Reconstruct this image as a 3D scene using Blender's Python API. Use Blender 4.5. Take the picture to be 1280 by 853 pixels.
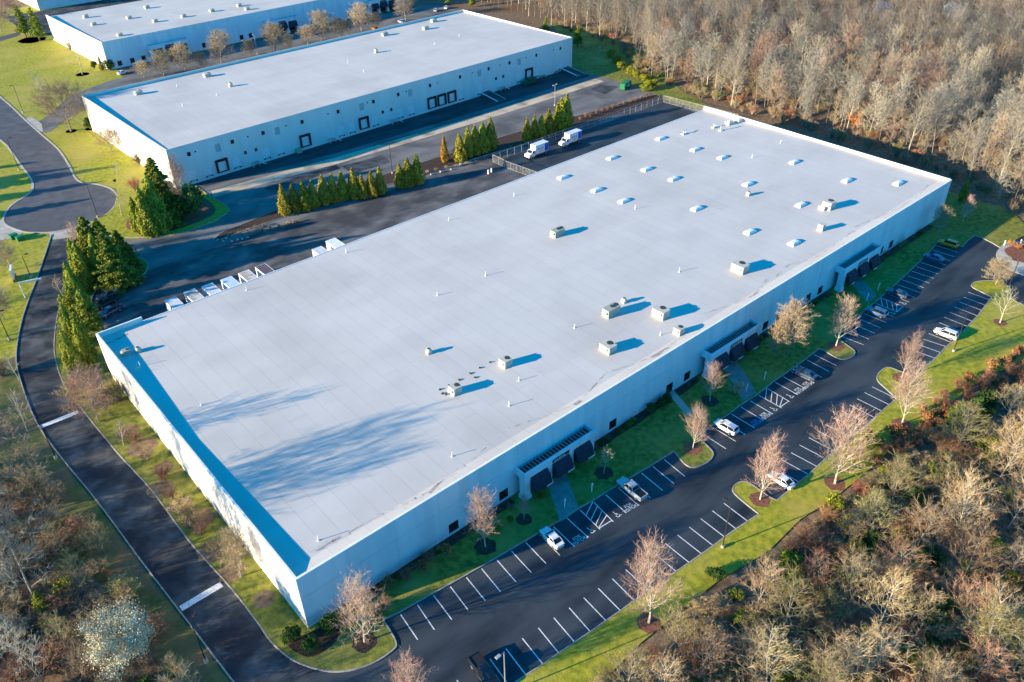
import bpy, bmesh, math, random
import numpy as np
from mathutils import Vector, Matrix
R = math.radians
for o in list(bpy.data.objects): bpy.data.objects.remove(o)
scene = bpy.context.scene
COL = scene.collection
random.seed(7)

# ---------------------------------------------------------------- camera
cam_d = bpy.data.cameras.new('camera'); cam = bpy.data.objects.new('camera', cam_d); COL.objects.link(cam)
YAW, PIT, ROL = (0.864094, 0.609837, -0.021642)
cam_d.sensor_width = 36.0; cam_d.sensor_fit = 'HORIZONTAL'; cam_d.lens = 36.0 * 1011.015 / 1280.0
cam_d.clip_start = 1.0; cam_d.clip_end = 6000
_f = Vector((math.cos(PIT)*math.cos(YAW), math.cos(PIT)*math.sin(YAW), -math.sin(PIT)))
_r = Vector((math.sin(YAW), -math.cos(YAW), 0)); _u = _r.cross(_f)
_r2 = math.cos(ROL)*_r + math.sin(ROL)*_u; _u2 = -math.sin(ROL)*_r + math.cos(ROL)*_u
cam.matrix_world = Matrix(((_r2.x,_u2.x,-_f.x,-23.012),(_r2.y,_u2.y,-_f.y,-71.876),(_r2.z,_u2.z,-_f.z,96.672),(0,0,0,1)))
scene.camera = cam

# ---------------------------------------------------------------- sky, sun, exposure
SUN_AZ, SUN_EL = R(162.5), R(13.6)
to_sun = Vector((math.cos(SUN_EL)*math.cos(SUN_AZ), math.cos(SUN_EL)*math.sin(SUN_AZ), math.sin(SUN_EL)))
world = bpy.data.worlds.new('World'); scene.world = world; world.use_nodes = True
wn = world.node_tree.nodes; wl = world.node_tree.links
sky = wn.new('ShaderNodeTexSky'); sky.sky_type = 'NISHITA'; sky.sun_disc = False
sky.sun_elevation = SUN_EL; sky.sun_rotation = R(90) - SUN_AZ
sky.air_density = 1.4; sky.dust_density = 0.0; sky.ozone_density = 8.0
sky_hs = wn.new('ShaderNodeHueSaturation'); sky_hs.inputs['Hue'].default_value = 0.492; sky_hs.inputs['Saturation'].default_value = 1.6      # clear, deep winter blue
wl.new(sky.outputs[0], sky_hs.inputs['Color']); wl.new(sky_hs.outputs[0], wn['Background'].inputs[0]); wn['Background'].inputs[1].default_value = 0.145
sun_d = bpy.data.lights.new('sun', 'SUN'); sun_d.energy = 5.0; sun_d.angle = R(0.55); sun_d.color = (1.0, 0.79, 0.52)
sun = bpy.data.objects.new('sun', sun_d); COL.objects.link(sun); sun.location = (-60, 60, 120)
sun.rotation_euler = (-to_sun).to_track_quat('-Z', 'Y').to_euler()
vs = scene.view_settings; vs.view_transform = 'Standard'; vs.look = 'None'; vs.gamma = 1; vs.exposure = 1.42; vs.use_curve_mapping = False
scene.cycles.max_bounces = 5; scene.cycles.diffuse_bounces = 2; scene.cycles.glossy_bounces = 2; scene.cycles.transparent_max_bounces = 6

# ---------------------------------------------------------------- materials
def mat(name, c1, c2=None, scale=1.0, detail=4.0, rough=0.85, stretch=(1,1,1), big=None, bump=0.0, bscale=None, lo=0.35, hi=0.65, rnd=0.0, metal=0.0, spec=0.3, coord='Object', hue=0.0):
    m = bpy.data.materials.new(name); m.use_nodes = True
    n, l = m.node_tree.nodes, m.node_tree.links; b = n['Principled BSDF']
    b.inputs['Roughness'].default_value = rough; b.inputs['Metallic'].default_value = metal
    b.inputs['Specular IOR Level'].default_value = spec
    tc = n.new('ShaderNodeTexCoord'); mp = n.new('ShaderNodeMapping'); mp.inputs['Scale'].default_value = stretch
    l.new(tc.outputs[coord], mp.inputs[0])
    def ramp(sc, a, bb, ca, cb, det=detail):
        nz = n.new('ShaderNodeTexNoise'); nz.inputs['Scale'].default_value = sc; nz.inputs['Detail'].default_value = det
        l.new(mp.outputs[0], nz.inputs['Vector'])
        cr = n.new('ShaderNodeValToRGB'); cr.color_ramp.elements[0].position = a; cr.color_ramp.elements[1].position = bb
        cr.color_ramp.elements[0].color = (*ca, 1); cr.color_ramp.elements[1].color = (*cb, 1)
        l.new(nz.outputs['Fac'], cr.inputs[0]); return nz, cr
    nz, cr = ramp(scale, lo, hi, c1, c2 or tuple(min(1, v*1.18) for v in c1)); out = cr.outputs[0]
    if big:                                    # (scale, colour, lo, hi): large patches laid over
        z2 = n.new('ShaderNodeTexNoise'); z2.inputs['Scale'].default_value = big[0]; z2.inputs['Detail'].default_value = 5
        l.new(tc.outputs[coord], z2.inputs['Vector'])
        mr = n.new('ShaderNodeMapRange'); mr.inputs[1].default_value = big[2]; mr.inputs[2].default_value = big[3]
        l.new(z2.outputs['Fac'], mr.inputs[0])
        mx = n.new('ShaderNodeMix'); mx.data_type = 'RGBA'; l.new(mr.outputs[0], mx.inputs[0]); l.new(out, mx.inputs[6]); mx.inputs[7].default_value = (*big[1], 1)
        out = mx.outputs[2]
    if rnd or hue:
        oi = n.new('ShaderNodeObjectInfo'); hs = n.new('ShaderNodeHueSaturation')
        mr = n.new('ShaderNodeMapRange'); mr.inputs[3].default_value = 1-rnd; mr.inputs[4].default_value = 1+rnd
        l.new(oi.outputs['Random'], mr.inputs[0]); l.new(mr.outputs[0], hs.inputs['Value'])
        m2 = n.new('ShaderNodeMath'); m2.operation = 'MULTIPLY'; m2.inputs[1].default_value = 7.31; m3 = n.new('ShaderNodeMath'); m3.operation = 'FRACT'
        l.new(oi.outputs['Random'], m2.inputs[0]); l.new(m2.outputs[0], m3.inputs[0])
        mh = n.new('ShaderNodeMapRange'); mh.inputs[3].default_value = 0.5-hue; mh.inputs[4].default_value = 0.5+hue
        l.new(m3.outputs[0], mh.inputs[0]); l.new(mh.outputs[0], hs.inputs['Hue']); l.new(out, hs.inputs['Color']); out = hs.outputs[0]
    l.new(out, b.inputs['Base Color'])
    if bump:
        zb = n.new('ShaderNodeTexNoise'); zb.inputs['Scale'].default_value = bscale or scale*4; zb.inputs['Detail'].default_value = 3
        l.new(tc.outputs[coord], zb.inputs['Vector'])
        bp = n.new('ShaderNodeBump'); bp.inputs['Strength'].default_value = bump; bp.inputs['Distance'].default_value = 0.1
        l.new(zb.outputs['Fac'], bp.inputs['Height']); l.new(bp.outputs[0], b.inputs['Normal'])
    return m
M = {}
M['litter'] = mat('leaf_litter', (0.11,0.075,0.045), (0.24,0.17,0.105), 0.9, 8, big=(0.06,(0.16,0.08,0.04),0.5,0.7), bump=0.6, bscale=2.5)
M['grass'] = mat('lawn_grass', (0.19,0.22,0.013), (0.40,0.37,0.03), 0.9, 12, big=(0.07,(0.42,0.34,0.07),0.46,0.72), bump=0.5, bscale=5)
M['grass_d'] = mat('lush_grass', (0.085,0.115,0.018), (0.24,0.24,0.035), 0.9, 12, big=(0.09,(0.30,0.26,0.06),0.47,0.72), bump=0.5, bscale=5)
M['asphalt'] = mat('sealed_asphalt', (0.010,0.017,0.026), (0.050,0.067,0.082), 0.35, 12, stretch=(0.22,1,1), rough=0.7, lo=0.3, hi=0.75, big=(0.05,(0.056,0.070,0.082),0.48,0.72), bump=0.12, bscale=20)
M['asphalt_road'] = mat('drive_asphalt', (0.024,0.030,0.036), (0.105,0.112,0.115), 0.3, 9, rough=0.85, big=(0.11,(0.024,0.027,0.034),0.48,0.6), bump=0.12, bscale=20)
M['asphalt_old'] = mat('worn_asphalt', (0.045,0.049,0.055), (0.17,0.17,0.165), 0.22, 10, stretch=(0.5,1,1), rough=0.9, big=(0.09,(0.05,0.052,0.056),0.46,0.62), bump=0.15, bscale=15)
M['asphalt_grey'] = mat('grey_asphalt', (0.12,0.12,0.118), (0.20,0.195,0.185), 0.2, 9, stretch=(0.4,1,1), rough=0.9, big=(0.08,(0.09,0.09,0.092),0.5,0.65), bump=0.1, bscale=15)
M['asphalt_blue'] = mat('street_asphalt', (0.070,0.075,0.088), (0.115,0.118,0.128), 0.3, 8, rough=0.85, big=(0.05,(0.085,0.085,0.09),0.5,0.7), bump=0.1, bscale=20)
M['concrete'] = mat('concrete', (0.36,0.33,0.28), (0.50,0.46,0.39), 0.5, 8, rough=0.9, bump=0.05)
M['concrete_tan'] = mat('apron_concrete', (0.46,0.37,0.25), (0.60,0.50,0.36), 0.3, 9, stretch=(0.5,1,1), rough=0.9, big=(0.15,(0.25,0.21,0.16),0.52,0.7))
M['walk'] = mat('walk_concrete', (0.20,0.195,0.18), (0.27,0.26,0.24), 0.8, 8, rough=0.9)
M['kerb'] = mat('kerb_concrete', (0.26,0.245,0.215), (0.40,0.37,0.32), 1.2, 6, rough=0.9)
M['mulch'] = mat('bark_mulch', (0.035,0.022,0.016), (0.085,0.052,0.036), 3.0, 6, bump=0.7, bscale=8)
M['mulch_red'] = mat('red_mulch', (0.16,0.06,0.035), (0.28,0.12,0.07), 2.5, 6, bump=0.6, bscale=8)
M['paint'] = mat('white_paint', (0.38,0.38,0.38), (0.78,0.78,0.77), 3, 8, rough=0.7, lo=0.28, hi=0.5)
M['paint_blue'] = mat('blue_paint', (0.10,0.28,0.62), rough=0.7)
M['roof'] = mat('white_membrane', (0.555,0.51,0.455), (0.625,0.58,0.52), 0.12, 9, stretch=(0.5,1.0,1), rough=0.6, lo=0.25, hi=0.6, big=(0.045,(0.47,0.435,0.39),0.5,0.85), bump=0.03, bscale=1.0)
_n, _l = M['roof'].node_tree.nodes, M['roof'].node_tree.links      # welded membrane seams
_bk = _n.new('ShaderNodeTexBrick'); _bk.inputs['Scale'].default_value = 1; _bk.inputs['Brick Width'].default_value = 30; _bk.inputs['Row Height'].default_value = 3.05; _bk.inputs['Mortar Size'].default_value = .045; _bk.offset = .37
_bk.inputs['Color1'].default_value = (1,1,1,1); _bk.inputs['Color2'].default_value = (.955,.955,.96,1); _bk.inputs['Mortar'].default_value = (.80,.80,.80,1)
_mp = _n.new('ShaderNodeMapping'); _mp.inputs['Rotation'].default_value = (0,0,R(90)); _tc = _n.new('ShaderNodeTexCoord'); _l.new(_tc.outputs['Object'], _mp.inputs[0]); _l.new(_mp.outputs[0], _bk.inputs['Vector'])
_mm = _n.new('ShaderNodeMix'); _mm.data_type = 'RGBA'; _mm.blend_type = 'MULTIPLY'; _mm.inputs[0].default_value = 1; _pb = _n['Principled BSDF']; _src = _pb.inputs['Base Color'].links[0].from_socket
_l.new(_src, _mm.inputs[6]); _l.new(_bk.outputs['Color'], _mm.inputs[7]); _l.new(_mm.outputs[2], _pb.inputs['Base Color'])
M['verge'] = mat('patchy_verge', (0.06,0.09,0.02), (0.17,0.16,0.05), 0.4, 10, big=(0.12,(0.17,0.12,0.06),0.44,0.6), bump=0.6, bscale=4)
M['seam'] = mat('membrane_seam', (0.60,0.60,0.61), rough=0.7)
M['wall'] = mat('shade_blue_panel', (0.51,0.63,0.70), (0.62,0.74,0.80), 0.5, 10, stretch=(1,1,0.12), rough=0.8, lo=0.3, hi=0.6)  # off-white front panels; blue of the skylit shade is put into the colour
M['wall_w'] = mat('white_panel', (0.68,0.66,0.62), (0.76,0.74,0.69), 0.3, 8, stretch=(1,1,0.3), rough=0.8)
M['wall_cool'] = mat('pale_grey_panel', (0.58,0.63,0.64), (0.66,0.70,0.70), 0.25, 8, stretch=(1,1,0.25), rough=0.8)
M['reveal'] = mat('panel_reveal', (0.40,0.40,0.41), rough=0.9)
M['cap'] = mat('metal_coping', (0.55,0.52,0.46), rough=0.5)
M['core'] = mat('wall_core', (0.20,0.20,0.20), rough=0.9)
M['dirt'] = mat('roof_dirt', (0.22,0.185,0.15), (0.40,0.36,0.31), 2.0, 6, rough=0.95)
M['dirt2'] = mat('roof_grime', (0.47,0.44,0.40), (0.56,0.53,0.485), 1.5, 6, rough=0.95)
M['glass'] = mat('dark_glass', (0.012,0.014,0.018), (0.02,0.022,0.028), 0.5, 2, rough=0.08, spec=0.6)
M['frame_dark'] = mat('bronze_frame', (0.035,0.03,0.028), rough=0.5)
M['awning'] = mat('navy_awning', (0.016,0.022,0.04), (0.024,0.032,0.055), 2, 3, rough=0.75)
M['slat'] = mat('slat_grey', (0.30,0.31,0.32), rough=0.7)
M['door_pale'] = mat('pale_door', (0.60,0.66,0.70), rough=0.6)
M['louver'] = mat('louver_grey', (0.36,0.41,0.44), rough=0.6)
M['rubber'] = mat('black_rubber', (0.018,0.018,0.02), rough=0.9)
M['unit'] = mat('unit_casing', (0.46,0.45,0.37), (0.56,0.54,0.46), 2, 4, rough=0.6)
M['unit_g'] = mat('unit_casing_green', (0.30,0.34,0.27), (0.38,0.41,0.33), 2, 4, rough=0.6)
M['white'] = mat('white_plastic', (0.74,0.74,0.73), rough=0.4)
M['metal'] = mat('galvanised_metal', (0.42,0.43,0.44), rough=0.45, metal=0.5)
M['fan'] = mat('fan_grille', (0.05,0.05,0.05), rough=0.7)
M['bronze'] = mat('pole_bronze', (0.03,0.026,0.024), rough=0.5)
M['wood'] = mat('timber', (0.28,0.20,0.12), (0.40,0.30,0.19), 4, 4, rough=0.9)
M['green_box'] = mat('green_steel', (0.012,0.15,0.06), (0.02,0.20,0.085), 1.5, 5, rough=0.45)
M['green_dark'] = mat('dark_green_steel', (0.02,0.07,0.04), (0.03,0.10,0.055), 1.5, 5, rough=0.6)
M['brick'] = mat('brown_brick', (0.22,0.11,0.07), (0.30,0.16,0.10), 3, 4)
M['rock'] = mat('pale_rock', (0.30,0.27,0.24), (0.48,0.44,0.40), 2, 6, rnd=0.15, bump=0.4)
M['yellow'] = mat('faded_orange', (0.75,0.38,0.06), rough=0.5)

# ---------------------------------------------------------------- helpers
class MB:
    def __init__(s): s.v = []; s.f = []; s.m = []
    def add(s, vs, fs, mi=0):
        k = len(s.v); s.v += [tuple(v) for v in vs]; s.f += [tuple(i+k for i in f) for f in fs]; s.m += [mi]*len(fs); return s
    def box(s, a, b, mi=0):
        (x0,y0,z0),(x1,y1,z1) = a, b
        return s.add([(x0,y0,z0),(x1,y0,z0),(x1,y1,z0),(x0,y1,z0),(x0,y0,z1),(x1,y0,z1),(x1,y1,z1),(x0,y1,z1)],
                     [(3,2,1,0),(4,5,6,7),(0,1,5,4),(1,2,6,5),(2,3,7,6),(3,0,4,7)], mi)
    def bar(s, p, q, w, h, mi=0, up=(0,0,1)):
        p, q = Vector(p), Vector(q); d = (q-p).normalized(); u = Vector(up)
        if abs(d.dot(u)) > 0.98: u = Vector((1,0,0))
        r = d.cross(u).normalized(); u = r.cross(d); c = []
        for e in (p, q):
            for a, b in ((-1,-1),(1,-1),(1,1),(-1,1)): c.append(e + r*a*w/2 + u*b*h/2)
        return s.add(c, [(0,1,2,3),(7,6,5,4),(0,4,5,1),(1,5,6,2),(2,6,7,3),(3,7,4,0)], mi)
    def tube(s, p, q, r0, r1=None, n=8, mi=0, cap=True):
        p, q = Vector(p), Vector(q); r1 = r0 if r1 is None else r1; d = (q-p).normalized()
        a = Vector((1,0,0)) if abs(d.x) < 0.8 else Vector((0,1,0)); x = d.cross(a).normalized(); y = d.cross(x)
        vs = [p + (x*math.cos(t)+y*math.sin(t))*r0 for t in [2*math.pi*i/n for i in range(n)]] + [q + (x*math.cos(t)+y*math.sin(t))*r1 for t in [2*math.pi*i/n for i in range(n)]]
        fs = [(i,(i+1)%n,n+(i+1)%n,n+i) for i in range(n)]
        if cap: fs += [tuple(range(n-1,-1,-1)), tuple(range(n,2*n))]
        return s.add(vs, fs, mi)
    def prism(s, pts, z0, z1, mi=0):
        n = len(pts); vs = [(p[0],p[1],z0) for p in pts] + [(p[0],p[1],z1) for p in pts]
        return s.add(vs, [tuple(range(n-1,-1,-1)), tuple(range(n,2*n))] + [(i,(i+1)%n,n+(i+1)%n,n+i) for i in range(n)], mi)
    def loft(s, rings, mi=0, close=True):
        n = len(rings[0]); vs = [p for r in rings for p in r]; fs = []
        for k in range(len(rings)-1):
            for i in range(n): fs.append((k*n+i, k*n+(i+1)%n, (k+1)*n+(i+1)%n, (k+1)*n+i))
        if close: fs += [tuple(range(n-1,-1,-1)), tuple(range((len(rings)-1)*n, len(rings)*n))]
        return s.add(vs, fs, mi)
    def mesh(s, name, mats):
        me = bpy.data.meshes.new(name); me.from_pydata(s.v, [], s.f); me.update()
        for m in (mats if isinstance(mats, (list,tuple)) else [mats]): me.materials.append(m)
        if len(me.materials) > 1: me.polygons.foreach_set('material_index', s.m)
        return me
    def build(s, name, mats, parent=None, loc=(0,0,0), rz=0, smooth=False, fix=True):
        me = s.mesh(name, mats)
        if fix:
            bm = bmesh.new(); bm.from_mesh(me); bmesh.ops.recalc_face_normals(bm, faces=bm.faces)
            ng = [f for f in bm.faces if len(f.verts) > 4]
            if ng: bmesh.ops.triangulate(bm, faces=ng)
            bm.to_mesh(me); bm.free()
        if smooth: me.polygons.foreach_set('use_smooth', [True]*len(me.polygons))
        return link(name, me, parent, loc, rz)
def link(name, me, parent=None, loc=(0,0,0), rz=0, sc=1):
    o = bpy.data.objects.new(name, me); COL.objects.link(o); o.parent = parent
    o.location = loc; o.rotation_euler = (0,0,rz)
    o.scale = (sc,sc,sc) if not isinstance(sc, tuple) else sc
    return o
def empty(name, loc=(0,0,0), rz=0, label=None, cat=None, group=None, sc=1):
    o = link(name, None, None, loc, rz, sc); tag(o, label, cat, group); o.empty_display_size = 0.5; return o
def tag(o, label=None, cat=None, group=None, kind=None):
    if label: o['label'] = label
    if cat: o['category'] = cat
    if group: o['group'] = group
    if kind: o['kind'] = kind
    return o
def copy_tree(o, parent=None):
    c = o.copy(); COL.objects.link(c); c.parent = parent
    for ch in o.children: copy_tree(ch, c)
    return c
def smooth(pts, n=6, closed=False):
    P = [Vector((p[0],p[1])) for p in pts]; out = []; N = len(P)
    rng = range(N if closed else N-1)
    for i in rng:
        p1, p2 = P[i], P[(i+1)%N]
        p0 = P[i-1] if (closed or i > 0) else p1; p3 = P[(i+2)%N] if (closed or i+2 < N) else p2
        for k in range(n):
            t = k/n
            v = 0.5*((2*p1) + (p2-p0)*t + (2*p0-5*p1+4*p2-p3)*t*t + (3*p1-p0-3*p2+p3)*t**3)
            out.append((v.x, v.y))
    if not closed: out.append(tuple(P[-1]))
    return out
def sheet(name, pts, z, m):
    b = MB(); b.add([(p[0],p[1],z) for p in pts], [tuple(range(len(pts)))])
    o = b.build(name, m); tag(o, kind='structure')
    if o.data.polygons[0].normal.z < 0: o.data.flip_normals()
    return o
def slab(name, pts, z0, z1, m):
    return tag(MB().prism(pts, z0, z1).build(name, m), kind='structure')
def kerb(pts, w=0.2, h=0.15, m=None):
    b = MB(); P = [Vector((p[0],p[1])) for p in pts]; ring = []
    for i, p in enumerate(P):
        d = (P[min(i+1,len(P)-1)] - P[max(i-1,0)])
        if d.length < 1e-6: continue
        d.normalize(); n = Vector((-d.y, d.x))
        a, c = p+n*w/2, p-n*w/2
        ring.append([(a.x,a.y,-0.02),(a.x,a.y,h),(c.x,c.y,h),(c.x,c.y,-0.02)])
    b.loft(ring); return tag(b.build('kerb', m or M['kerb']), kind='structure')
def wallgrid(b, x0, x1, z0, z1, holes, y0, y1, mi=0):
    """a slab in the xz plane from y0 (face) to y1 (back) with rectangular openings (hx0,hx1,hz0,hz1)"""
    xs = sorted({x0,x1,*[h[0] for h in holes],*[h[1] for h in holes]}); zs = sorted({z0,z1,*[h[2] for h in holes],*[h[3] for h in holes]})
    for i in range(len(xs)-1):
        for k in range(len(zs)-1):
            cx, cz = (xs[i]+xs[i+1])/2, (zs[k]+zs[k+1])/2
            if any(h[0] < cx < h[1] and h[2] < cz < h[3] for h in holes): continue
            b.add([(xs[i],y0,zs[k]),(xs[i+1],y0,zs[k]),(xs[i+1],y0,zs[k+1]),(xs[i],y0,zs[k+1])], [(0,1,2,3)], mi)
    for h in list(holes):
        a, c, d, e = h
        for p, qq in (((a,d),(c,d)),((c,d),(c,e)),((c,e),(a,e)),((a,e),(a,d))):
            b.add([(p[0],y0,p[1]),(qq[0],y0,qq[1]),(qq[0],y1,qq[1]),(p[0],y1,p[1])], [(3,2,1,0)], mi)
    for p, qq in (((x0,z0),(x1,z0)),((x1,z0),(x1,z1)),((x1,z1),(x0,z1)),((x0,z1),(x0,z0))):
        b.add([(p[0],y0,p[1]),(qq[0],y0,qq[1]),(qq[0],y1,qq[1]),(p[0],y1,p[1])], [(0,1,2,3)], mi)

# ================================================================ THE SETTING
sheet('ground', [(-900,-900),(1500,-900),(1500,1500),(-900,1500)], -0.06, M['litter'])
sheet('lawn', [(-110,118),(64,118),(64,226),(76,292),(100,432),(60,460),(-110,460)], -0.04, M['grass'])
sheet('lawn', [(-60,66),(8,66),(8,117.99),(-60,117.99)], -0.04, M['grass'])
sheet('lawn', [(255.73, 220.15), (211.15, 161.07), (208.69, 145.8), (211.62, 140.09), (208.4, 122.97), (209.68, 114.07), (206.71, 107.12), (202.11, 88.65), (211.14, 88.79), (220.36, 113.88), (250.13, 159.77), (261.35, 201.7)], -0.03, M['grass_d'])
DRIVE_L = [(9.96, 152.03), (0.95, 131.52), (-4.72, 119.39), (-8.58, 110.08), (-12.1, 99.57), (-13.75, 91.07), (-15.34, 74.25), (-14.93, 60.74), (-13.75, 44.8), (-12.96, 27.53), (-12.25, 15.04), (-11.4, -0.64), (-10.84, -8.05)]
DRIVE_R = [(18.09, 148.54), (12.36, 139.93), (5.25, 124.74), (-0.46, 110.88), (-4.02, 101.27), (-6.4, 92.8), (-7.94, 81.87), (-7.79, 71.75), (-7.11, 54.87), (-6.1, 41.19), (-5.89, 26.07), (-5.01, 13.63), (-4.85, 5.35), (-4.85, 1.33), (-3.96, -3.07), (-1.96, -6.77), (0.24, -8.98), (3.29, -10.45), (6.64, -10.72), (7.89, -9.87), (8.56, -5.8)]
DRIVE_L = smooth(DRIVE_L, 5); DRIVE_Rs = smooth(DRIVE_R, 5)
ROW1 = [(10.96, -6.27), (13.68, -6.56), (16.37, -6.84), (19.12, -7.18), (21.87, -7.49), (24.56, -7.76), (27.31, -8.03), (30.05, -8.25), (32.79, -8.49), (35.48, -8.72), (38.16, -8.97), (40.98, -9.14), (43.75, -9.29), (46.6, -9.62), (49.23, -9.72), (51.95, -9.93), (54.63, -10.15), (57.34, -10.34), (59.96, -10.6), (62.7, -10.74)]
ROW1B = [(72.83, -11.18), (75.56, -11.18), (78.34, -11.18), (81.06, -11.28), (84.01, -11.12), (86.77, -11.26), (89.33, -11.4), (92.29, -11.3), (95.01, -11.16), (97.64, -11.23), (100.28, -11.27), (103.08, -11.29), (105.85, -11.24), (108.48, -11.14)]
ROW1C = [(118.28, -11.13), (121.25, -10.83), (124.3, -10.55), (127.01, -10.29), (129.68, -10.18), (132.51, -9.93), (135.33, -9.79), (138.32, -9.57), (140.95, -9.4), (143.62, -9.23), (146.29, -9.01), (149.17, -8.66), (151.79, -8.58), (154.47, -8.23), (157.3, -7.97), (159.92, -7.75), (162.52, -7.38), (165.3, -7.13), (167.93, -6.78), (170.82, -6.32)]
PEN_A = [(65.36, -10.93), (64.7, -13.04), (64.33, -14.56), (64.77, -15.74), (66.69, -16.44), (68.7, -16.41), (70.19, -15.61), (70.92, -13.5), (71.26, -11.84)]
PEN_B = [(111.06, -11.07), (111.01, -12.91), (110.75, -15.1), (111.26, -16.48), (113.5, -17.07), (115.38, -16.37), (116.09, -14.55), (116.7, -12.4)]
END_A = [(173.77, -5.89), (174.12, -8.53), (174.62, -11.25), (178.89, -10.69), (182.57, -10.64), (182.65, -12.76), (181.82, -15.44), (180.79, -17.59)]
KERB1 = DRIVE_Rs + ROW1 + smooth(PEN_A, 4) + ROW1B + smooth(PEN_B, 4) + ROW1C + END_A
def lift(pts, d): return [(p[0], p[1]+d) for p in pts]
ISLE = [(195.11, -19.43), (204.18, -10.31), (203.54, -4.99), (202.96, -1.0)]
COURT_EDGE = [(205,20),(190,20),(190,40),(4,40),(4,77),(2.5,80)] + smooth([(5.35, 104.61), (6.41, 110.02), (9.43, 114.86), (13.29, 113.74), (16.36, 112.89), (20.19, 114.45), (22.54, 118.08), (22.74, 122.28), (20.98, 127.27), (19.5, 134.43), (18.89, 142.19)], 5)
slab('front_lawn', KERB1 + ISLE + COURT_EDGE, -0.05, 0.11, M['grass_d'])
kerb(KERB1); kerb(DRIVE_L)
kerb(COURT_EDGE[6:])
# front parking lot and the drive
lot = sheet('parking_lot', [(-60,-75),(14,-26.5),(40,-29.5),(62,-31),(107,-32),(128,-31.5),(160,-28.5)] + [(159.06, -28.7), (157.11, -35.76), (166.7, -48.01), (193.01, -39.79), (192.09, -22.47), (187.94, -9.68)] + [(176,0),(-2,0),(-20,-5),(-60,-30)], 0.0, M['asphalt'])
drive = sheet('drive', DRIVE_L + [(p[0]+1.5,p[1]+1.5) if i > 40 else (p[0]+1,p[1]) for i, p in enumerate(DRIVE_Rs[:78])][::-1], 0.008, M['asphalt_road'])
for a, b in [((-15.27, 71.44), (-8.55, 71.18)), ((-11.95, 15.21), (-5.71, 15.33))]:
    bb = MB(); d = (Vector(b)-Vector(a)).normalized(); n = Vector((-d.y,d.x))*0.55
    bb.add([(a[0]-n.x,a[1]-n.y,0.013),(b[0]-n.x,b[1]-n.y,0.013),(b[0]+n.x,b[1]+n.y,0.013),(a[0]+n.x,a[1]+n.y,0.013)], [(0,1,2,3)])
    bb.build('stop_bar', M['paint'], drive)
# right lawn with its two peninsulas
R2A = [(9.94, -24.71), (12.58, -24.95), (15.17, -25.2), (17.81, -25.48), (20.54, -25.8), (23.25, -26.0), (26.02, -26.25), (28.78, -26.5), (31.66, -26.74), (34.37, -26.95), (37.09, -27.12), (39.94, -27.35), (42.72, -27.59), (45.53, -27.8), (48.27, -28.04), (50.96, -28.25), (53.52, -28.44), (56.21, -28.55), (58.86, -28.74), (61.51, -29.02)]; R2B = [(74.99, -29.59), (77.68, -29.64), (80.38, -29.57), (83.12, -29.46), (85.95, -29.48), (88.68, -29.55), (91.22, -29.61), (93.95, -29.58), (96.74, -29.56), (99.3, -29.59), (101.95, -29.55), (104.65, -29.5), (107.28, -29.57)]; R2C = [(124.94, -28.39), (127.64, -28.23), (130.47, -27.99), (132.69, -28.09), (135.33, -27.96), (138.01, -27.82), (140.86, -27.63), (143.6, -27.44), (146.5, -27.27), (149.32, -26.89), (151.96, -26.61), (154.85, -26.18)]
PEN_C = [(64.05, -29.27), (64.37, -26.54), (64.84, -24.1), (65.64, -23.12), (67.2, -22.93), (68.51, -23.74), (68.58, -26.03), (68.4, -28.3), (68.66, -29.48)]
PEN_D = [(107.37, -29.22), (108.66, -26.64), (109.61, -24.67), (111.09, -23.62), (113.74, -23.26), (115.38, -23.87), (115.73, -26.31), (116.19, -28.82)]
PEN_E = [(156.25, -26.1), (156.76, -23.8), (157.23, -21.65), (158.3, -20.73), (160.56, -20.89), (163.54, -23.18), (163.99, -25.29), (162.66, -27.4), (159.06, -28.7), (157.99, -31.32), (157.11, -35.76)]
KERB2 = R2A + smooth(PEN_C, 4) + R2B + smooth(PEN_D, 4) + R2C + smooth(PEN_E, 3)
KERB2 = [(KERB2[0][0]-14, KERB2[0][1]-1.5)] + KERB2
slab('verge_lawn', KERB2 + [(166.7, -48.01), (142.35, -41.37), (122.6, -37.41), (107.89, -36.73), (98.49, -35.51), (86.9, -35.86), (75.36, -35.32), (67.82, -34.27), (58.68, -34.63), (49.1, -32.98), (40.45, -32.62), (32.42, -32.28), (23.33, -32.8), (15.77, -32.52), (4.56, -25.92)], -0.05, 0.11, M['grass'])
kerb(KERB2)
def bed(name, pts, z=0.114, m=None): return slab(name, pts, 0.0, z, m or M['mulch'])
# concrete pad by the exit
pad = smooth([(180.79, -17.59), (176.84, -18.3), (173.42, -20.47), (171.55, -22.89), (171.15, -25.55), (171.84, -30.16), (179.62, -32.44), (191.31, -24.61), (187.68, -19.5), (184.43, -17.6)], 4, True)
slab('concrete_pad', pad, -0.05, 0.12, M['concrete'])
bed('planting_bed', smooth([(180.8, -18.71), (177.57, -21.15), (176.96, -23.77), (178.76, -27.54), (187.77, -24.11), (185.55, -20.35)], 4, True), .13, M['mulch_red'])
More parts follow.
